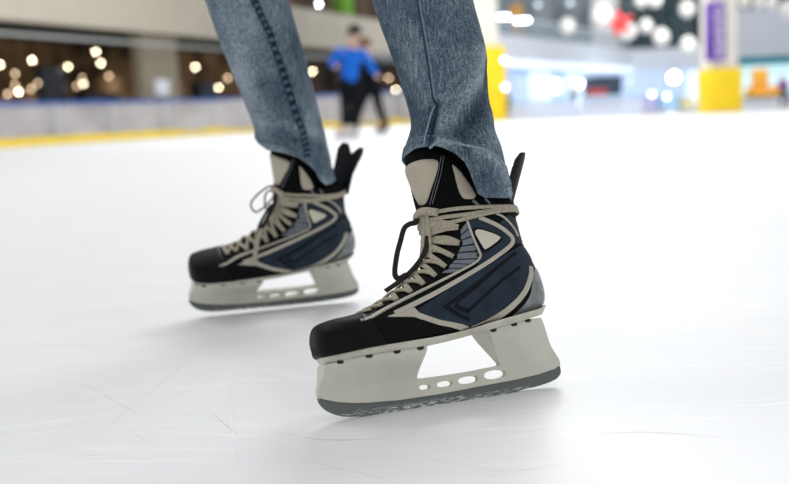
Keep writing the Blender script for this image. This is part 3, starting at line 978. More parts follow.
# ------------------------------------------------------------------ the rink
def ice_material():
    m = bpy.data.materials.new('ice'); m.use_nodes = True
    nt = m.node_tree; b = nt.nodes['Principled BSDF']
    L = nt.links.new
    b.inputs['Roughness'].default_value = 0.42
    b.inputs['Specular IOR Level'].default_value = 0.35
    tc = nt.nodes.new('ShaderNodeTexCoord')
    def streak(rot, sx, sy, lo, hi, scale=1.0, warp=0.25):
        w = nt.nodes.new('ShaderNodeTexNoise'); w.inputs['Scale'].default_value = 1.7; w.inputs['Detail'].default_value = 1
        L(tc.outputs['Object'], w.inputs['Vector'])
        ad = nt.nodes.new('ShaderNodeMix'); ad.data_type = 'RGBA'; ad.blend_type = 'LINEAR_LIGHT'; ad.inputs['Factor'].default_value = warp
        L(tc.outputs['Object'], ad.inputs['A']); L(w.outputs['Color'], ad.inputs['B'])
        mp = nt.nodes.new('ShaderNodeMapping'); mp.inputs['Rotation'].default_value = (0, 0, rot); mp.inputs['Scale'].default_value = (sx, sy, 1)
        L(ad.outputs['Result'], mp.inputs['Vector'])
        n = nt.nodes.new('ShaderNodeTexNoise'); n.inputs['Scale'].default_value = scale; n.inputs['Detail'].default_value = 4
        L(mp.outputs[0], n.inputs['Vector'])
        r = nt.nodes.new('ShaderNodeMapRange'); r.inputs['From Min'].default_value = lo; r.inputs['From Max'].default_value = hi
        L(n.outputs['Fac'], r.inputs['Value']); return r.outputs[0]
    def mx(op, a, c):
        n = nt.nodes.new('ShaderNodeMath'); n.operation = op
        for i, v in enumerate((a, c)):
            if isinstance(v, (int, float)): n.inputs[i].default_value = v
            else: L(v, n.inputs[i])
        return n.outputs[0]
    s = mx('MAXIMUM', streak(.5, 2.2, 130, .60, .70), streak(-.75, 2.6, 150, .61, .71))
    s = mx('MAXIMUM', s, mx('MULTIPLY', streak(1.35, 3.0, 120, .61, .72), .8))
    s = mx('MAXIMUM', s, mx('MULTIPLY', streak(-.1, 4.0, 170, .59, .70), .7))
    fine = nt.nodes.new('ShaderNodeTexNoise'); fine.inputs['Scale'].default_value = 260; fine.inputs['Detail'].default_value = 4
    L(tc.outputs['Object'], fine.inputs['Vector'])
    big = nt.nodes.new('ShaderNodeTexNoise'); big.inputs['Scale'].default_value = 5; big.inputs['Detail'].default_value = 5
    L(tc.outputs['Object'], big.inputs['Vector'])
    c1 = nt.nodes.new('ShaderNodeMix'); c1.data_type = 'RGBA'
    c1.inputs['A'].default_value = (.77, .775, .785, 1); c1.inputs['B'].default_value = (.90, .90, .905, 1)
    f = mx('ADD', mx('MULTIPLY', big.outputs['Fac'], .7), mx('MULTIPLY', fine.outputs['Fac'], .35))
    L(f, c1.inputs['Factor'])
    c2 = nt.nodes.new('ShaderNodeMix'); c2.data_type = 'RGBA'; c2.inputs['B'].default_value = (.96, .96, .96, 1)
    L(mx('MULTIPLY', s, .75), c2.inputs['Factor']); L(c1.outputs['Result'], c2.inputs['A'])
    L(c2.outputs['Result'], b.inputs['Base Color'])
    h = mx('ADD', mx('MULTIPLY', s, .8), mx('MULTIPLY', fine.outputs['Fac'], .5))
    bp = nt.nodes.new('ShaderNodeBump'); bp.inputs['Strength'].default_value = .25; bp.inputs['Distance'].default_value = .0012
    L(h, bp.inputs['Height']); L(bp.outputs['Normal'], b.inputs['Normal'])
    return m
M['ice'] = ice_material()
M['frost'] = mat('frost', (.95, .95, .95, 1), .42, .35)
M['floor_hall'] = mat('floor_hall', rgb(222, 226, 232), 0.25, 0.5, var=.04, vscale=.5)
M['plexi'] = mat('plexi', rgb(190, 186, 186), 0.25, 0.4, alpha=.66, var=.2, vscale=.7)
M['blue_rail'] = mat('blue_rail', rgb(60, 104, 180), 0.5, 0.4, var=.05, vscale=3)
M['yellow_kick'] = mat('yellow_kick', rgb(232, 200, 40), 0.5, 0.4, var=.06, vscale=3)
M['post_grey'] = mat('post_grey', rgb(196, 196, 200), 0.4, 0.5)
M['pad_yellow'] = mat('pad_yellow', rgb(244, 208, 36), 0.55, 0.3, var=.05, vscale=2)
M['column'] = mat('column', rgb(226, 221, 212), 0.7, 0.3, var=.03, vscale=2)
M['beige'] = mat('beige', rgb(196, 188, 172), 0.8, 0.2, var=.03, vscale=1.0)
M['pillar'] = mat('pillar', rgb(150, 142, 124), 0.8, 0.2, var=.05, vscale=2)
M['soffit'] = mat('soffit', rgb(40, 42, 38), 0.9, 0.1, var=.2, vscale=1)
M['shop_dark'] = mat('shop_dark', rgb(34, 30, 26), 0.85, 0.15, var=.8, vscale=.8, col2=rgb(176, 138, 98))
M['upper_dark'] = mat('upper_dark', rgb(52, 46, 42), 0.85, 0.2, var=.8, vscale=.8, col2=rgb(112, 92, 76))
M['upper_grey'] = mat('upper_grey', rgb(122, 132, 138), 0.8, 0.2, var=.5, vscale=.35, col2=rgb(168, 175, 178))
M['upper_teal'] = mat('upper_teal', rgb(44, 62, 64), 0.8, 0.2, var=.4, vscale=.4, col2=rgb(88, 104, 106))
M['white_wall'] = mat('white_wall', rgb(236, 239, 246), 0.7, 0.3)
M['duct'] = mat('duct', rgb(176, 178, 174), 0.4, 0.5)
M['black_cloth'] = mat('black_cloth', rgb(18, 19, 23), 0.9, 0.15, var=.2, vscale=20)
M['blue_cloth'] = mat('blue_cloth', rgb(8, 100, 204), 0.7, 0.3, var=.1, vscale=10)
M['white_boot'] = mat('white_boot', rgb(226, 222, 214), 0.5, 0.4)
M['purple_cloth'] = mat('purple_cloth', rgb(150, 40, 160), 0.8, 0.2)
M['dark_hair'] = mat('dark_hair', rgb(34, 28, 26), 0.8, 0.2)
M['brown_hair'] = mat('brown_hair', rgb(120, 84, 64), 0.8, 0.2)
M['board_clear'] = mat('board_clear', rgb(226, 231, 246), 0.25, 0.4, alpha=.5)
M['slate'] = mat('slate', rgb(74, 86, 108), 0.6, 0.3, var=.4, vscale=1.5)
M['pink_hat'] = mat('pink_hat', rgb(226, 186, 190), 0.8, 0.2)
M['lantern'] = mat('lantern', rgb(246, 244, 238), 0.8, 0.1)
M['red_star'] = mat('red_star', rgb(232, 70, 70), 0.6, 0.3)
M['orange'] = mat('orange', rgb(240, 178, 70), 0.7, 0.3, var=.1, vscale=6)
M['purple_sign'] = mat('purple_sign', rgb(108, 72, 168), 0.5, 0.3)
M['purple_dark'] = mat('purple_dark', rgb(88, 44, 160), 0.5, 0.3)
M['sign_white'] = mat('sign_white', rgb(232, 226, 244), 0.5, 0.3)
M['teal'] = mat('teal', rgb(24, 128, 144), 0.5, 0.4)
M['grey_fascia'] = mat('grey_fascia', rgb(198, 202, 210), 0.7, 0.3, var=.03, vscale=.5)
M['shop_deep'] = mat('shop_deep', rgb(26, 24, 22), 0.85, 0.15, var=.8, vscale=.55, col2=rgb(112, 88, 66))
M['screen_dark'] = mat('screen_dark', rgb(20, 26, 38), 0.4, 0.4)
M['tan'] = mat('tan', rgb(196, 160, 116), 0.7, 0.3)
M['red_panel'] = mat('red_panel', rgb(214, 96, 92), 0.6, 0.3)
M['lavender'] = mat('lavender', rgb(190, 184, 222), 0.6, 0.3)
M['pale_blue'] = mat('pale_blue', rgb(176, 212, 238), 0.6, 0.3)
M['pale_yellow'] = mat('pale_yellow', rgb(236, 226, 170), 0.6, 0.3)
M['green'] = mat('green', rgb(112, 160, 60), 0.8, 0.2)
M['rail_glass'] = mat('rail_glass', rgb(200, 214, 222), 0.1, 0.5, alpha=.35)
def glow(name, c, st):
    return mat(name, c, .5, .2, emit=c, estr=st)
M['lamp_warm'] = glow('lamp_warm', rgb(255, 236, 200), 24)
M['lamp_dim'] = glow('lamp_dim', rgb(255, 222, 182), 8)
M['lamp_white'] = glow('lamp_white', rgb(246, 250, 255), 14)
M['lamp_soft'] = glow('lamp_soft', rgb(238, 246, 255), 6)
M['lamp_flood'] = glow('lamp_flood', rgb(240, 248, 255), 90)
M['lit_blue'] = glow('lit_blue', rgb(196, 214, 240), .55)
M['lit_white'] = glow('lit_white', rgb(226, 238, 252), .9)
M['lit_aqua'] = glow('lit_aqua', rgb(206, 236, 242), .75)
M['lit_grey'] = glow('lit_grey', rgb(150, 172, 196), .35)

# ice sheet with its rounded far end
EDGE = [(-14.5, 10.0), (-12.4, 16.6), (-9.08, 22.3), (-5.34, 28.2), (-1.84, 30.1), (.34, 29.7), (2.8, 27.8), (4.6, 24.0), (6.8, 22.4), (9.0, 23.0), (12.0, 25.0)]
ED = catmull([(a, b, 0) for a, b in EDGE], 6)
bm = bmesh.new()
outline = [(p.x, p.y) for p in ED] + [(30, 26), (30, -4), (-14.5, -4)]
top = [bm.verts.new((x, y, 0)) for x, y in outline]; bot = [bm.verts.new((x, y, -.04)) for x, y in outline]
bm.faces.new(top); bm.faces.new(bot[::-1])
for i in range(len(top)):
    j = (i + 1) % len(top); bm.faces.new((top[i], top[j], bot[j], bot[i]))
tag(from_bm('floor', bm, 'ice', smooth=False), 'white skating rink ice scored with fine blade scratches', kind='structure')
MARKS = [[(-0.455, 1.219), (-0.368, 1.126), (-0.276, 1.001)], [(-0.297, 0.981), (-0.251, 0.922)], [(-0.215, 1.161), (-0.186, 0.991), (-0.156, 0.861)], [(-0.479, 1.146), (-0.414, 1.118), (-0.355, 1.083)], [(-0.36, 1.187), (-0.307, 1.103)], [(-0.267, 1.17), (-0.202, 1.047)], [(-0.216, 1.03), (-0.16, 0.923)], [(-0.31, 1.416), (-0.196, 1.3)], [(0.285, 1.318), (0.441, 1.361), (0.545, 1.31)], [(0.202, 1.017), (0.234, 0.909), (0.254, 0.786)], [(0.393, 1.511), (0.539, 1.559), (0.636, 1.515)], [(0.149, 0.878), (0.229, 0.889), (0.331, 0.851)], [(-0.703, 1.794), (-0.489, 1.647), (-0.326, 1.454)], [(-0.593, 1.381), (-0.509, 1.394), (-0.355, 1.321)], [(0.571, 2.611), (0.749, 2.307), (0.931, 2.271)], [(-1.237, 3.132), (-0.934, 3.116), (-0.76, 3.38)], [(-0.139, 0.951), (-0.074, 0.911), (0.016, 0.909)], [(0.005, 0.857), (0.083, 0.809), (0.137, 0.811)], [(0.286, 1.061), (0.356, 1.138), (0.498, 1.185)], [(-0.324, 0.947), (-0.308, 1.083), (-0.283, 1.318)], [(0.343, 1.955), (0.527, 1.868), (0.778, 1.949)], [(-0.357, 0.868), (-0.31, 0.902), (-0.224, 0.871)], [(0.317, 0.979), (0.323, 0.88), (0.348, 0.835)], [(-0.099, 0.859), (-0.051, 0.827), (-0.014, 0.798)]]
bm = bmesh.new(); rnd = random.Random(11)
for mk in [q for q in MARKS if min(a for a, b in q) < .16]:
    P = catmull([(a, b, 0) for a, b in mk], 10); n = len(P)
    wv = rnd.uniform(.0004, .0009); zo = rnd.uniform(0, .0005)
    L_, R_ = [], []
    for i, p in enumerate(P):
        t = (P[min(i + 1, n - 1)] - P[max(i - 1, 0)]).normalized(); q = Vector((-t.y, t.x, 0)) * wv * (.15 + math.sin(PI * (i + .3) / n) * rnd.uniform(.5, 1.1))
        L_.append(bm.verts.new((p + q) + Vector((0, 0, .0002 + zo)))); R_.append(bm.verts.new((p - q) + Vector((0, 0, .0002 + zo))))
    for i in range(n - 1): bm.faces.new((L_[i], L_[i + 1], R_[i + 1], R_[i]))
fl = [o for o in COL.objects if o.name == 'floor'][0]
tag(from_bm('skate_scratches', bm, 'frost', fl, smooth=False), kind='stuff')
tag(box('floor_hall', -60, 70, -6, 130, -.14, -.04, 'floor_hall'), kind='structure')

# boards round the far end of the rink
BP = catmull([(a, b, 0) for a, b in EDGE[:6]] + [(2.2, 28.6, 0)], 24)
def arc_pts(P, step):
    out = [P[0].copy()]; acc = 0
    for a, b in zip(P, P[1:]):
        d = (b - a).length
        while acc + d >= step:
            a = a.lerp(b, (step - acc) / d); d = (b - a).length; acc = 0; out.append(a.copy())
        acc += d
    return out
BQ = arc_pts(BP, 1.9)
br = empty('rink_barrier', tuple(BQ[3]))
tag(br, 'grey see-through rink barrier with blue top rail and yellow kick strip', 'barrier')
brI = world_of(br).inverted()
def wall_strip(P, y0, z0, z1, th_):
    bm = bmesh.new(); rings = []
    for i, p in enumerate(P):
        t = (P[min(i + 1, len(P) - 1)] - P[max(i - 1, 0)]).normalized(); n = Vector((-t.y, t.x, 0))
        rings.append([p + n * (y0 + a) + Vector((0, 0, z)) for a, z in ((0, z0), (th_, z0), (th_, z1), (0, z1))])
    loft(bm, rings, True, True, True); return bm
for i in range(len(BQ) - 1):
    from_bm('panel', wall_strip([BQ[i], BQ[i + 1]], .06, .13, 1.0, .02), 'plexi', br, Matrix.Identity(4), smooth=False)
for p in BQ:
    b_ = bmesh.new(); add_box(b_, p.x - .035, p.x + .035, p.y + .03, p.y + .1, .18, .99, .008)
    from_bm('post', b_, 'post_grey', br, Matrix.Identity(4), angle=40)
from_bm('top_rail', wall_strip(BP, .0, .985, 1.05, .12), 'blue_rail', br, Matrix.Identity(4), angle=40)
from_bm('kick_strip', wall_strip(BP, .02, 0, .19, .05), 'yellow_kick', br, Matrix.Identity(4), angle=40)

# low white boards on the right of the far column
for i, (x0, y0, x1, y1, lab) in enumerate(((3.42, 26.9, 4.72, 24.05, 'low white rink board beside the yellow padded column'), (4.8, 23.95, 6.1, 22.95, 'low white rink board at the open end of the row, farther from the yellow column'))):
    a = Vector((x0, y0, 0)); b = Vector((x1, y1, 0)); d = (b - a); t = d.normalized(); n = Vector((-t.y, t.x, 0))
    e = empty('rink_board', tuple((a + b) / 2), math.atan2(t.y, t.x)); tag(e, lab, 'barrier', 'low white rink boards')
    L = d.length / 2
    box('board_panel', -L, L, -.012, .012, 0, .46, 'board_clear', e)
    box('cap_rail', -L, L, -.06, .06, .46, .52, 'pale_blue', e, .01)

# ------------------------------------------------------------------ halls behind the rink
def basis(O, D):
    D = Vector((D[0], D[1], 0)).normalized(); n = Vector((-D.y, D.x, 0))
    return Matrix(((D.x, n.x, 0, O[0]), (D.y, n.y, 0, O[1]), (0, 0, 1, 0), (0, 0, 0, 1)))
ML = basis((-9.77, 24.86), (9.08, 19.91)); M2 = basis((-.69, 44.77), (21.39, 36.23)); M3 = basis((20.7, 81.0), (1, .06))
def sbox(name, mw, u0, u1, v0, v1, z0, z1, m, label=None):
    o = box(name, u0, u1, v0, v1, z0, z1, m, None, 0, mw); o['kind'] = 'structure'
    if label: o['label'] = label
    return o
sbox('trim_1', ML, -12, 21.9, 0, .5, 3.24, 4.75, 'beige', 'beige balcony front above the left shops')
sbox('trim_2', M2, 13.5, 42.1, 0, .5, 3.24, 4.75, 'white_wall', 'white balcony front receding to the right')
sbox('trim_6', M2, 0, 13.5, 0, .5, 3.24, 4.75, 'beige', 'beige balcony front behind the blue jacket')
sbox('trim_7', M2, 14, 42.1, -.1, .5, 2.86, 3.23, 'lit_white', 'glowing white strip under the far balcony front')
sbox('trim_3', M3, 0, 40, 0, .5, 2.9, 4.75, 'white_wall', 'white balcony front across the far end')
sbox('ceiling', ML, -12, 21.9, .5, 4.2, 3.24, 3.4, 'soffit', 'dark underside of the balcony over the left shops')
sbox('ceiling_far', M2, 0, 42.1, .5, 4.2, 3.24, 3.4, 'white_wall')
sbox('wall_left', ML, -12, 21.9, 4.0, 4.2, 0, 3.24, 'shop_dark', 'dark brown shopfront under the balcony')
sbox('wall_upper', ML, -12, 21.9, 3.4, 3.6, 4.75, 10, 'upper_dark', 'dim upper floor shopfront above the balcony')
sbox('wall_upper_middle', M2, -2, 18, 3.4, 3.6, 4.75, 10, 'upper_dark')
sbox('wall_upper_far', M2, 18, 42.1, 3.4, 3.6, 4.75, 12, 'upper_grey', 'grey upper floor wall on the far side')
sbox('wall_upper_end', M3, 0, 40, 3.4, 3.6, 4.75, 14, 'upper_teal', 'dark teal upper floor wall at the far end')
sbox('wall_middle', M2, -3, 21, 4.0, 4.2, 0, 3.24, 'shop_deep')
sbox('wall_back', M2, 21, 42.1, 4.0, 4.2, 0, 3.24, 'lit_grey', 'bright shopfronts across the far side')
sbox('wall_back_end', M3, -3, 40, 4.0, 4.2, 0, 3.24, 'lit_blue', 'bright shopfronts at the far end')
# pillar between the shops
o = box('pillar', 5.75, 7.6, .25, .6, 0, 3.24, 'pillar', None, 0, ML); tag(o, 'wide taupe pillar between the dark shops on the left', kind='structure')
# service duct slung under the balcony
bm = bmesh.new(); tube(bm, [(-10, -.25, 2.84), (21, -.25, 2.84)], .05, 12)
du = from_bm('ceiling_duct', bm, 'duct', None, ML, angle=50); tag(du, 'long pale duct running under the beige balcony front', 'duct')
# lit windows of the far shops
for i, (u0, u1, m) in enumerate(((21.3, 24.3, 'lit_grey'), (24.6, 28.6, 'lit_blue'), (28.9, 33, 'lit_white'), (33.3, 36.5, 'lit_blue'), (36.8, 42, 'lit_white'))):
    sbox('window_%d' % (i + 1), M2, u0, u1, 3.8, 3.95, .15, 2.95, m)
for i, (u0, u1, m) in enumerate(((.5, 6, 'lit_blue'), (6.3, 12, 'lit_white'), (12.3, 20, 'lit_blue'))):
    sbox('window_%d' % (i + 6), M3, u0, u1, 3.8, 3.95, .15, 2.8, m)
# glass balustrade on the far balcony
gb = empty('balustrade', tuple(M2 @ Vector((27, .2, 4.75)))); tag(gb, 'glass balustrade with pale handrail on the far white balcony', 'railing')
for k in range(4, 14):
    box('glass_panel', k * 3 + .05, k * 3 + 2.95, .2, .22, 4.75, 5.8, 'rail_glass', gb, 0, M2)
box('handrail', 12, 42, .16, .26, 5.8, 5.92, 'white_wall', gb, .02, M2)

# columns with padded feet
def padded_column(name, x0, x1, y0, y1, px0, px1, py0, py1, ph, lab, lab2):
    c = box(name, x0, x1, y0, y1, 0, 9, 'column'); tag(c, lab, kind='structure')
    e = empty('column_pad', ((px0 + px1) / 2, py0, 0)); tag(e, lab2, 'pad', 'yellow pads round the columns')
    ox, oy = (px0 + px1) / 2, py0
    t = .10
    for a in ((px0, px1, py0, py0 + t), (px0, px0 + t, py0 + t, py1), (px1 - t, px1, py0 + t, py1)):
        box('foam_panel', a[0] - ox, a[1] - ox, a[2] - oy, a[3] - oy, .01, ph, 'pad_yellow', e, .025)
    for z in (.34, .68):
        box('strap', px0 - .004 - ox, px1 + .004 - ox, -.006, py1 - oy, ph * z - .012, ph * z + .012, 'pad_yellow', e)
padded_column('column_left', 2.42, 3.18, 27.05, 27.8, 2.28, 3.34, 26.9, 27.95, 2.06, 'off-white column behind the front leg', 'tall yellow pad round the column by the front trouser leg')
padded_column('column_right', 6.99, 7.59, 20.8, 21.4, 6.94, 7.67, 20.7, 21.5, .95, 'off-white column carrying the purple sign', 'short yellow pad round the foot of the column with the purple sign')
for z, lab in ((1.66, 'upper round white light on the edge of the tall yellow pad'), (.92, 'lower round white light on the edge of the tall yellow pad')):
    e = empty('marker_light', (3.30, 26.882, z)); tag(e, lab, 'light', 'round lights on the tall yellow pad')
    bm = bmesh.new(); bmesh.ops.create_cone(bm, segments=24, radius1=.045, radius2=.045, depth=.05, cap_ends=True)
    bm.transform(Matrix.Rotation(PI / 2, 4, 'X')); from_bm('lens', bm, 'lamp_white', e, angle=40)
    bm = bmesh.new(); tube(bm, [(.05 * math.cos(2*PI*k/24), 0, .05 * math.sin(2*PI*k/24)) for k in range(25)], .014, 8); from_bm('rim', bm, 'post_grey', e)

# purple vertical sign
sg = empty('banner_sign', (7.10, 20.75, 1.74)); tag(sg, 'tall purple sign with pale vertical lettering on the right column', 'sign')
box('panel', -.205, .205, -.04, .06, -.61, .61, 'purple_sign', sg, .01)
box('dark_band', -.19, -.075, -.046, -.038, -.58, -.05, 'purple_dark', sg)
bm = bmesh.new()     # lettering reads upwards: rounded letter-like strokes too soft to read in the photo
kinds = 'nuonmuonu'
for i, k in enumerate(kinds):
    z = -.53 + i * .119; w = .092
    bars = {'n': ((0, 0, 1, .24), (0, .76, 1, 1), (0, 0, .24, 1)), 'u': ((0, 0, 1, .24), (0, .76, 1, 1), (.76, 0, 1, 1)), 'o': ((0, 0, 1, .24), (0, .76, 1, 1), (0, 0, .24, 1), (.76, 0, 1, 1)), 'm': ((0, 0, 1, .2), (0, .4, 1, .6), (0, .8, 1, 1), (0, 0, .2, 1))}[k]
    for u0, v0, u1, v1 in bars:
        add_box(bm, -.04 + u0 * .2, -.04 + u1 * .2, -.052, -.04, z + v0 * w, z + v1 * w)
o = from_bm('lettering', bm, 'sign_white', sg, smooth=False)

# ------------------------------------------------------------------ people in the distance
def figure(loc, scale, label, group, torso, arm_l, arm_r, leg_l, leg_r, head, jacket_m, trouser_m, boot_m, hair_m, face=-1):
    """joints in metres before scale: torso = (pelvis, chest, neck); arms = (shoulder, elbow, hand); legs = (hip, knee, ankle, toe)"""
    V_ = [torso[0], torso[1], torso[2], head] + list(arm_l) + list(arm_r) + list(leg_l) + list(leg_r)
    E_ = [(0, 1), (1, 2), (2, 3), (1, 4), (4, 5), (5, 6), (1, 7), (7, 8), (8, 9), (0, 10), (10, 11), (11, 12), (12, 13), (0, 14), (14, 15), (15, 16), (16, 17)]
    R_ = [.12, .13, .055, .098, .055, .042, .036, .055, .042, .036, .085, .055, .04, .035, .085, .055, .04, .035]
    sc = lambda p: (p[0] * scale, p[1] * scale, p[2] * scale)
    b = put('person', skin_tree([sc(p) for p in V_], E_, [r * scale for r in R_], 2), 'skin')
    b.matrix_basis = Matrix.Translation(loc); tag(b, label, 'person', group)
    def part(name, vs, es, rs, m, parent=b):
        return put(name, skin_tree([sc(p) for p in vs], es, [r * scale for r in rs], 2), m, parent)
    def mid(a, c, t): return tuple(a[i] + (c[i] - a[i]) * t for i in range(3))
    part('jacket', [mid(torso[0], torso[1], -.3), torso[1], mid(torso[1], torso[2], .8), arm_l[0], arm_l[1], mid(arm_l[1], arm_l[2], .82), arm_r[0], arm_r[1], mid(arm_r[1], arm_r[2], .82)],
         [(0, 1), (1, 2), (1, 3), (3, 4), (4, 5), (1, 6), (6, 7), (7, 8)], [.15, .165, .07, .085, .065, .05, .085, .065, .05], jacket_m)
    part('trousers', [torso[0], leg_l[0], leg_l[1], mid(leg_l[1], leg_l[2], .97), leg_r[0], leg_r[1], mid(leg_r[1], leg_r[2], .97)],
         [(0, 1), (1, 2), (2, 3), (0, 4), (4, 5), (5, 6)], [.14, .105, .075, .06, .105, .075, .06], trouser_m)
    # hair cap, eyes, nose, ears
    hx, hy, hz = head
    bm = bmesh.new(); bmesh.ops.create_uvsphere(bm, u_segments=16, v_segments=12, radius=.112 * scale)
    for v in bm.verts:
        v.co.z *= 1.05
        if v.co.z < .0: v.co.z *= .4
        v.co += Vector((hx * scale - face * .015 * scale, hy * scale, (hz + .045) * scale))
    from_bm('hair', bm, hair_m, b)
    for s in (1, -1):
        bm = bmesh.new(); bmesh.ops.create_uvsphere(bm, u_segments=8, v_segments=6, radius=.013 * scale)
        bm.transform(Matrix.Translation(Vector((hx + face * .088, hy + s * .034, hz + .005)) * scale)); from_bm('eye', bm, 'dark_hair', b)
        bm = bmesh.new(); bmesh.ops.create_uvsphere(bm, u_segments=8, v_segments=6, radius=.026 * scale)
        bm.transform(Matrix.Translation(Vector((hx, hy + s * .095, hz)) * scale)); from_bm('ear', bm, 'skin', b)
    bm = bmesh.new(); bmesh.ops.create_cone(bm, segments=10, radius1=.02 * scale, radius2=.006 * scale, depth=.05 * scale, cap_ends=True)
    bm.transform(Matrix.Translation(Vector((hx + face * .103, hy, hz - .02)) * scale)); from_bm('nose', bm, 'skin', b)
    for L_ in (leg_l, leg_r):
        a, t = Vector(L_[2]), Vector(L_[3])
        d = (t - a); d.z = 0; d.normalize()
        k = put('ice_skate', skin_tree([sc(p) for p in (tuple(a + Vector((0, 0, .08))), tuple(a - d * .04 - Vector((0, 0, .05))), tuple(a + d * .06 - Vector((0, 0, .055))), tuple(a + d * .17 - Vector((0, 0, .065))))],
                                       [(0, 1), (1, 2), (2, 3)], [.06 * scale, .048 * scale, .045 * scale, .034 * scale], 2), boot_m, b)
        q = [a - d * .09, a + d * .19]
        bm = bmesh.new()
        zb = L_[2][2] - .155
        prof = [(q[0], zb + .02), (q[0] + d * .03, zb), (q[1] - d * .03, zb), (q[1], zb + .025), (q[1] - d * .03, zb + .055), (q[0] + d * .02, zb + .06)]
        n = Vector((-d.y, d.x, 0)) * .006
        rings = [[Vector((p.x, p.y, z)) * scale + n * s * scale for p, z in prof] for s in (1, -1)]
        loft(bm, rings, True, True, True); from_bm('blade', bm, 'post_grey', k, smooth=False)
    return b

G = 'skating pair beyond the front skater'
man = figure((-.62, 14.5, 0), 1.0, 'person in bright blue jacket and black trousers skating with raised hand', None,
    torso=((.06, 0, .86), (.10, 0, 1.18), (.15, 0, 1.40)), head=(.165, 0, 1.525),
    arm_l=((-.03, -.10, 1.31), (-.19, -.16, 1.12), (-.09, -.26, 1.05)), arm_r=((.28, -.02, 1.28), (.39, .06, 1.08), (.50, .10, .88)),
    leg_l=((-.01, -.03, .80), (-.02, -.06, .47), (-.05, 0, .155), (-.2, -.05, .1)), leg_r=((.13, .05, .80), (.13, -.02, .49), (.045, .12, .155), (-.1, .1, .1)),
    jacket_m='blue_cloth', trouser_m='black_cloth', boot_m='white_boot', hair_m='dark_hair')
figure((-.30, 15.25, 0), 1.0, 'person in black clothes behind the blue jacket, one leg stretched back', None,
    torso=((.06, 0, .82), (.06, 0, 1.08), (.0, 0, 1.27)), head=(-.03, 0, 1.395),
    arm_l=((-.10, .05, 1.16), (-.16, -.06, .98), (-.10, -.12, .86)), arm_r=((.15, -.03, 1.15), (.19, -.10, .98), (.18, -.20, .88)),
    leg_l=((.0, -.02, .76), (-.14, -.04, .47), (-.24, .06, .155), (-.38, .04, .1)), leg_r=((.12, .03, .76), (.15, .02, .47), (.24, .06, .165), (.12, .02, .12)),
    jacket_m='black_cloth', trouser_m='black_cloth', boot_m='black_cloth', hair_m='brown_hair')
STAND = dict(torso=((0, 0, .90), (0, 0, 1.22), (0, 0, 1.42)), head=(0, 0, 1.56), arm_l=((-.18, 0, 1.34), (-.22, .02, 1.10), (-.2, -.06, .86)), arm_r=((.18, 0, 1.34), (.22, .02, 1.10), (.2, -.06, .86)),
             leg_l=((-.09, 0, .84), (-.10, -.02, .48), (-.09, .02, .155), (-.16, -.12, .1)), leg_r=((.09, 0, .84), (.10, -.02, .48), (.12, .02, .155), (.17, -.12, .1)))
figure((8.72, 45, -.04), .76, 'small distant person in dark suit standing before the bright shops', None, jacket_m='black_cloth', trouser_m='black_cloth', boot_m='black_cloth', hair_m='tan', **STAND)
figure((4.28, 34, -.04), .56, 'small distant person in dark clothes and pale hat beside the tall yellow pad', None, jacket_m='black_cloth', trouser_m='black_cloth', boot_m='pink_hat', hair_m='pink_hat', **STAND)
figure((9.95, 24.1, 0), .5, 'small child in purple top and black trousers at the right edge of the rink', None, jacket_m='purple_cloth', trouser_m='black_cloth', boot_m='black_cloth', hair_m='pink_hat',
    torso=((.03, 0, .90), (-.02, 0, 1.22), (-.06, 0, 1.42)), head=(-.08, 0, 1.56), arm_l=((-.2, 0, 1.34), (-.30, -.05, 1.12), (-.2, -.2, 1.0)), arm_r=((.16, 0, 1.34), (.24, .02, 1.10), (.3, -.06, .9)),
    leg_l=((-.06, 0, .84), (-.1, -.1, .5), (-.08, 0, .155), (-.22, -.06, .1)), leg_r=((.12, 0, .84), (.26, -.02, .5), (.34, .1, .155), (.2, .06, .1)))

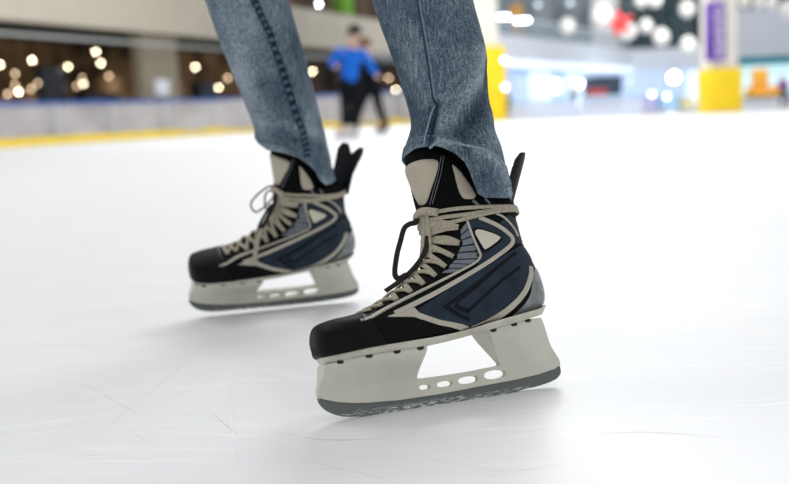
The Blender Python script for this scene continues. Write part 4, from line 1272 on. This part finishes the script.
# ------------------------------------------------------------------ shop lamps, lanterns and fittings
def lamp(p, r, m, label, group, zc):
    e = empty('pendant_lamp', p); tag(e, label, 'lamp', group)
    bm = bmesh.new(); bmesh.ops.create_uvsphere(bm, u_segments=16, v_segments=10, radius=r); from_bm('bulb', bm, m, e)
    bm = bmesh.new(); tube(bm, [(0, 0, r * .8), (0, 0, max(zc - p[2], r * 1.5))], .008, 6); from_bm('cord', bm, 'soffit', e)
LL = [((-10.55, 26.51, 2.2), .05, 'lamp_warm', 'warm lamp cut by the left edge of the photo'), ((-10.32, 26.92, 1.97), .05, 'lamp_dim', 'dim warm lamp, upper one of the stacked pair near the left edge'),
      ((-10.01, 27.47, 2.35), .055, 'lamp_warm', 'bright warm lamp hanging highest near the left edge'), ((-9.38, 28.59, 2.19), .05, 'lamp_warm', 'warm lamp to the right of the dark wall screen'),
      ((-8.82, 29.59, 2.66), .055, 'lamp_warm', 'warm lamp hanging highest left of the taupe pillar'), ((-8.74, 29.73, 2.32), .055, 'lamp_warm', 'bright warm lamp just below the highest one left of the pillar'),
      ((-8.6, 29.98, 1.94), .05, 'lamp_dim', 'dim lamp nearest the taupe pillar on its left'), ((-9.14, 29.02, 1.87), .045, 'lamp_dim', 'dim lamp topmost of a tight cluster of three'),
      ((-9.12, 29.06, 1.69), .045, 'lamp_warm', 'brightest lamp of a tight cluster of three'), ((-9.25, 28.83, 1.63), .045, 'lamp_dim', 'dim lamp lowest of a tight cluster of three'),
      ((-9.95, 27.58, 1.71), .045, 'lamp_dim', 'dim lamp left of the dark wall screen, upper one'), ((-10.08, 27.35, 1.54), .05, 'lamp_dim', 'dim lamp left of the dark wall screen, lower one'),
      ((-10.29, 26.97, 1.46), .055, 'lamp_warm', 'bright yellowish lamp low near the left edge'), ((-10.34, 26.88, 1.66), .045, 'lamp_dim', 'dim lamp just above the bright low yellowish one'),
      ((-10.48, 26.66, 1.41), .05, 'lamp_dim', 'dim lamp low at the left edge of the photo'), ((-6.6, 33.54, 2.29), .06, 'lamp_warm', 'warm lamp just right of the taupe pillar'),
      ((-5.76, 35.02, 1.93), .06, 'lamp_dim', 'dim lamp close to the rear trouser leg, higher one'), ((-6.03, 34.55, 1.59), .06, 'lamp_warm', 'warm lamp close to the rear trouser leg, lower one'),
      ((-3.03, 39.87, 2.25), .07, 'lamp_warm', 'warm lamp between the rear leg and the blue jacket'), ((.11, 45.45, 2.04), .08, 'lamp_dim', 'warm lamp right of the pair, higher one by the front leg'),
      ((.43, 46.03, 1.48), .08, 'lamp_warm', 'warm lamp right of the pair, lower one by the front leg')]
for p, r, m, lab in LL: lamp(p, r * .7, m, lab, 'warm lamps in the dark shops', 3.24)
lamp((-2.62, 40.1, 4.98), .07, 'lamp_white', 'white lamp above the beige balcony between the legs', 'lamps of the upper floor', 8)
for p, r, m, lab in (((10.49, 60, 1.58), .36, 'lamp_soft', 'largest white glowing lamp between the columns'), ((8.04 * 1.3, 52, 1.46), .13, 'lamp_white', 'white lamp above the distant person in dark suit'),
                     ((7.08, 50, 1.62), .1, 'lit_white', 'pale lamp nearest the tall yellow pad'), ((20.9, 70, 1.98), .30, 'lamp_flood', 'dazzling floodlight beside the right column'),
                     ((12.65, 50, 1.44), .12, 'lit_white', 'faint round lamp over the dark shop display'), ((11.03, 40, .62), .08, 'lamp_soft', 'low white lamp over the lavender counter'),
                     ((11.65, 40, .5), .08, 'lamp_soft', 'low white lamp over the pale blue counter')):
    lamp(p, r, m, lab, 'white lamps of the bright shops', 3.2 if p[2] > 1 else 1.2)
for p, hw, lab in (((6.2, 50, 5.03), .27, 'long white ceiling light, left one over the far balcony'), ((7.15, 50, 4.80), .36, 'long white ceiling light, right one over the far balcony')):
    e = empty('strip_light', p); tag(e, lab, 'light', 'long lights over the far balcony')
    box('diffuser', -hw, hw, -.06, .06, -.08, .04, 'lamp_white', e, .03); box('housing', -hw, hw, -.1, .1, .04, .14, 'post_grey', e, .01)
    for s_ in (-1, 1):
        bm = bmesh.new(); tube(bm, [(s_ * hw * .7, 0, .13), (s_ * hw * .7, 0, 4)], .012, 6); from_bm('cord', bm, 'post_grey', e)
for p, lab in (((7.98, 50, 5.55), 'small round white lamp at the top edge, left one over the far balcony'), ((9.63, 50, 5.55), 'small round white lamp at the top edge, right one over the far balcony')):
    lamp(p, .14, 'lit_white', lab, 'round lamps over the far balcony', 8)

def lantern(p, r, label, elong=1.1):
    e = empty('paper_lantern', p); tag(e, label, 'lantern', 'white paper lanterns hung over the hall')
    bm = bmesh.new(); rings = []
    for i in range(25):
        a = -PI / 2 + PI * i / 24; rr = max(.02, math.cos(a)) * r * (1 + .012 * (-1) ** i)
        rings.append([Vector((rr * math.cos(t), rr * math.sin(t), r * elong * math.sin(a))) for t in [2 * PI * k / 24 for k in range(24)]])
    loft(bm, rings, True, True, True); from_bm('shade', bm, 'lantern', e)
    bm = bmesh.new(); tube(bm, [(0, 0, r * elong), (0, 0, 9 - p[2])], .01, 6); from_bm('cord', bm, 'post_grey', e)
LANT = (((8.5, 45, 3.95), .40, 'white paper lantern nearest the tall yellow pad'), ((10.09, 45, 4.28), .56, 'large white paper lantern left of the red star'),
                  ((10.36, 45.6, 4.92), .26, 'small white paper lantern above the large one left of the star'), ((11.25, 45, 3.58), .42, 'white paper lantern right under the red star'),
                  ((11.62, 45.5, 3.66), .32, 'white paper lantern overlapping the one under the red star'), ((12.17, 45, 3.80), .34, 'white paper lantern third along from the red star'), ((12.86, 45, 3.28), .42, 'low white paper lantern midway between star and purple sign'),
                  ((14.08, 45, 4.5), .40, 'white paper lantern at the top left of the purple sign'), ((14.12, 45, 2.85), .40, 'lowest white paper lantern beside the purple sign'),
                  ((12.6, 45, 4.95), .34, 'white paper lantern at the top edge, right one of two touching'), ((11.95, 45, 4.98), .34, 'white paper lantern at the top edge, left one of two touching'),
                  ((9.69, 26, 2.86), .18, 'white paper lantern at the top just right of the column'), ((10.07, 26, 2.83), .19, 'white paper lantern second to the right of the column'),
                  ((10.42, 26, 2.80), .19, 'white paper lantern third to the right of the column'), ((10.84, 26, 2.60), .24, 'large white paper lantern in the top right corner'))
KD = (1.0, .97, 1.06, .99, 1.10, .96, 1.0, 1.07, .98, .93, 1.05, 1.0, 1.03, .98, 1.0)
for (p, r, lab), k in zip(LANT, KD):
    lantern((p[0] * k, p[1] * k, CAM_H + (p[2] - CAM_H) * k), r * k * .9, lab)

# hanging red star
e = empty('star_decoration', (10.2, 41.8, 3.72)); tag(e, 'red five-pointed star hanging among the white lanterns', 'decoration')
bm = bmesh.new(); P5 = []
for k in range(10):
    a = PI / 2 + PI * k / 5 + .2; r = .66 if k % 2 == 0 else .29
    P5.append((r * math.cos(a), r * math.sin(a)))
f = [bm.verts.new((x, -.07, z)) for x, z in P5]; b = [bm.verts.new((x, .07, z)) for x, z in P5]
cf = bm.verts.new((0, -.16, 0)); cb = bm.verts.new((0, .16, 0))
for k in range(10):
    j = (k + 1) % 10
    bm.faces.new((f[k], f[j], cf)); bm.faces.new((b[j], b[k], cb)); bm.faces.new((f[j], f[k], b[k], b[j]))
from_bm('star', bm, 'red_star', e, smooth=False)
bm = bmesh.new(); tube(bm, [(0, 0, .6), (0, 0, 5)], .01, 6); from_bm('cord', bm, 'post_grey', e)

# dark screen, tan stand and low counters inside the left shops
def furnish(name, p, w, d, h, m, label, cat, legs=True, top=None, mw=None):
    e = empty(name, p, math.atan2(19.91, 9.08) if mw is None else mw); tag(e, label, cat)
    z = .12 if legs else 0
    box('body', -w / 2, w / 2, -d / 2, d / 2, z, h, m, e, .02)
    box('top', -w / 2 - .03, w / 2 + .03, -d / 2 - .03, d / 2 + .03, h, h + .04, top or m, e, .01)
    if legs:
        for sx in (-1, 1):
            for sy in (-1, 1):
                box('foot', sx * (w / 2 - .06) - .03, sx * (w / 2 - .06) + .03, sy * (d / 2 - .06) - .03, sy * (d / 2 - .06) + .03, 0, z, 'soffit', e)
    return e
H0 = -.04
furnish('display_screen', (-9.78, 28.2, H0), 1.0, .25, 2.2, 'screen_dark', 'tall dark screen standing in the shop at far left', 'screen')
furnish('display_stand', (-8.75, 30.9, H0), .75, .4, 1.95, 'tan', 'tan display stand just left of the taupe pillar', 'stand')
furnish('dark_cabinet', (-6.45, 33.9, H0), 1.0, .4, 1.75, 'screen_dark', 'dark tall cabinet in the shop right of the taupe pillar', 'cabinet')
furnish('shop_counter', (-10.45, 26.55, H0), 1.6, .5, 1.35, 'shop_dark', 'dark brown counter behind the barrier at far left', 'counter')
furnish('shop_counter', (-8.93, 29.62, H0), 1.5, .5, 1.4, 'screen_dark', 'dark counter below the tight cluster of lamps', 'counter')
e = empty('notice_box', tuple(ML @ Vector((6.55, .22, 1.28))), math.atan2(19.91, 9.08)); tag(e, 'white box fixed low on the front of the taupe pillar', 'box')
box('case', -.32, .32, -.12, .02, 0, .5, 'white_wall', e, .02); box('door', -.26, .26, -.14, -.12, .05, .45, 'white_wall', e, .01)
# far right shop
tag(box('trim_4', 22.0, 40, 60, 60.6, 2.75, 5.7, 'grey_fascia'), 'large plain grey fascia at far right', kind='structure')
tag(box('trim_5', 22.0, 40, 59.9, 60.6, 2.26, 2.75, 'teal'), 'teal band under the grey fascia', kind='structure')
tag(box('window_9', 22.0, 40, 62, 62.15, 0, 2.4, 'lit_aqua'), 'bright aqua shop window at far right', kind='structure')
ch = empty('armchair', (15.62, 40, H0)); tag(ch, 'orange high-backed armchair before the aqua shop window', 'chair')
box('backrest', -.36, .36, .1, .34, .35, 1.5, 'orange', ch, .08); box('seat', -.5, .5, -.4, .3, .22, .55, 'orange', ch, .08)
for s in (-1, 1):
    box('armrest', s * .52 - .1, s * .52 + .1, -.4, .3, .2, .78, 'orange', ch, .06)
    for y in (-.34, .26): box('leg', s * .45 - .03, s * .45 + .03, y - .03, y + .03, 0, .22, 'soffit', ch)
kb = empty('kerb_board', (9.7, 24.9, 0), .3); tag(kb, 'low white kerb board with dark cap at the right edge', 'barrier')
box('board_panel', -1.35, 1.9, -.05, .05, -.04, .26, 'white_wall', kb, .01); box('cap_rail', -1.35, 1.9, -.06, .06, .26, .32, 'screen_dark', kb, .01)
furnish('shop_display', (13.9, 62, H0), 2.3, 1.0, 2.1, 'slate', 'dark shop display at far end with red lower front', 'display', False, None, 0)
d_ = [o for o in COL.objects if o.name.startswith('shop_display')][-1]
box('red_front', -1.1, .2, -.56, -.49, .75, 1.35, 'red_panel', d_, .02)
furnish('counter', (10.95, 41, H0), .95, .6, .55, 'lavender', 'lavender counter left of the pale blue one', 'counter', False, None, 0)
furnish('counter', (11.98, 41, H0), .8, .6, .55, 'pale_blue', 'pale blue counter beside the lavender one', 'counter', False, None, 0)
furnish('counter', (12.75, 41, H0), .5, .6, .45, 'pale_yellow', 'pale yellow counter next to the right column', 'counter', False, None, 0)
# upper floor goods
for p, w, h, m, lab in (((-1.75, 43.6, 4.75), 1.1, 1.1, 'green', 'green display on the upper floor between the legs'), ((-4.3, 39.0, 4.75), 1.2, .9, 'red_panel', 'red display on the upper floor at the edge of the rear leg'), ((8.6, 62.5, 4.75), 1.0, 2.1, 'orange', 'orange display on the upper floor above the yellow pad')):
    furnish('shop_display', p, w, .5, h, m, lab, 'display', False)

# ------------------------------------------------------------------ light
w = bpy.data.worlds.new('hall_ambient'); SC.world = w; w.use_nodes = True  # even ambient fill; the hall is left open at the top
nt = w.node_tree; bg = nt.nodes['Background']
bg.inputs[0].default_value = (.96, .98, 1, 1); bg.inputs[1].default_value = .72
def area(name, loc, size, power, target, col=(1, 1, 1)):
    l = bpy.data.lights.new(name, 'AREA'); l.shape = 'RECTANGLE'; l.size = size[0]; l.size_y = size[1]; l.energy = power; l.color = col
    o = bpy.data.objects.new(name, l); COL.objects.link(o); o.location = loc
    o.rotation_euler = (Vector(target) - Vector(loc)).to_track_quat('-Z', 'Y').to_euler()
    return o
area('rink_light', (4.5, 9, 7.5), (4, 3), 300, (0, 1.2, 0), (.97, .985, 1))
area('rink_light', (-5, 4, 7.5), (4, 3), 130, (0, 1.2, 0), (1, .985, .96))
area('rink_light', (2, 20, 9), (10, 6), 1500, (0, 18, 0), (.98, .99, 1))
area('hall_fill', (14, 38, 8.5), (12, 5), 1500, (17, 66, 2), (.96, .98, 1))  # fill added over the hall to brighten the far balcony fronts
SC.view_settings.view_transform = 'Standard'; SC.view_settings.look = 'None'
SC.view_settings.exposure = 0.0; SC.view_settings.gamma = 1.0
SC.view_settings.use_curve_mapping = False
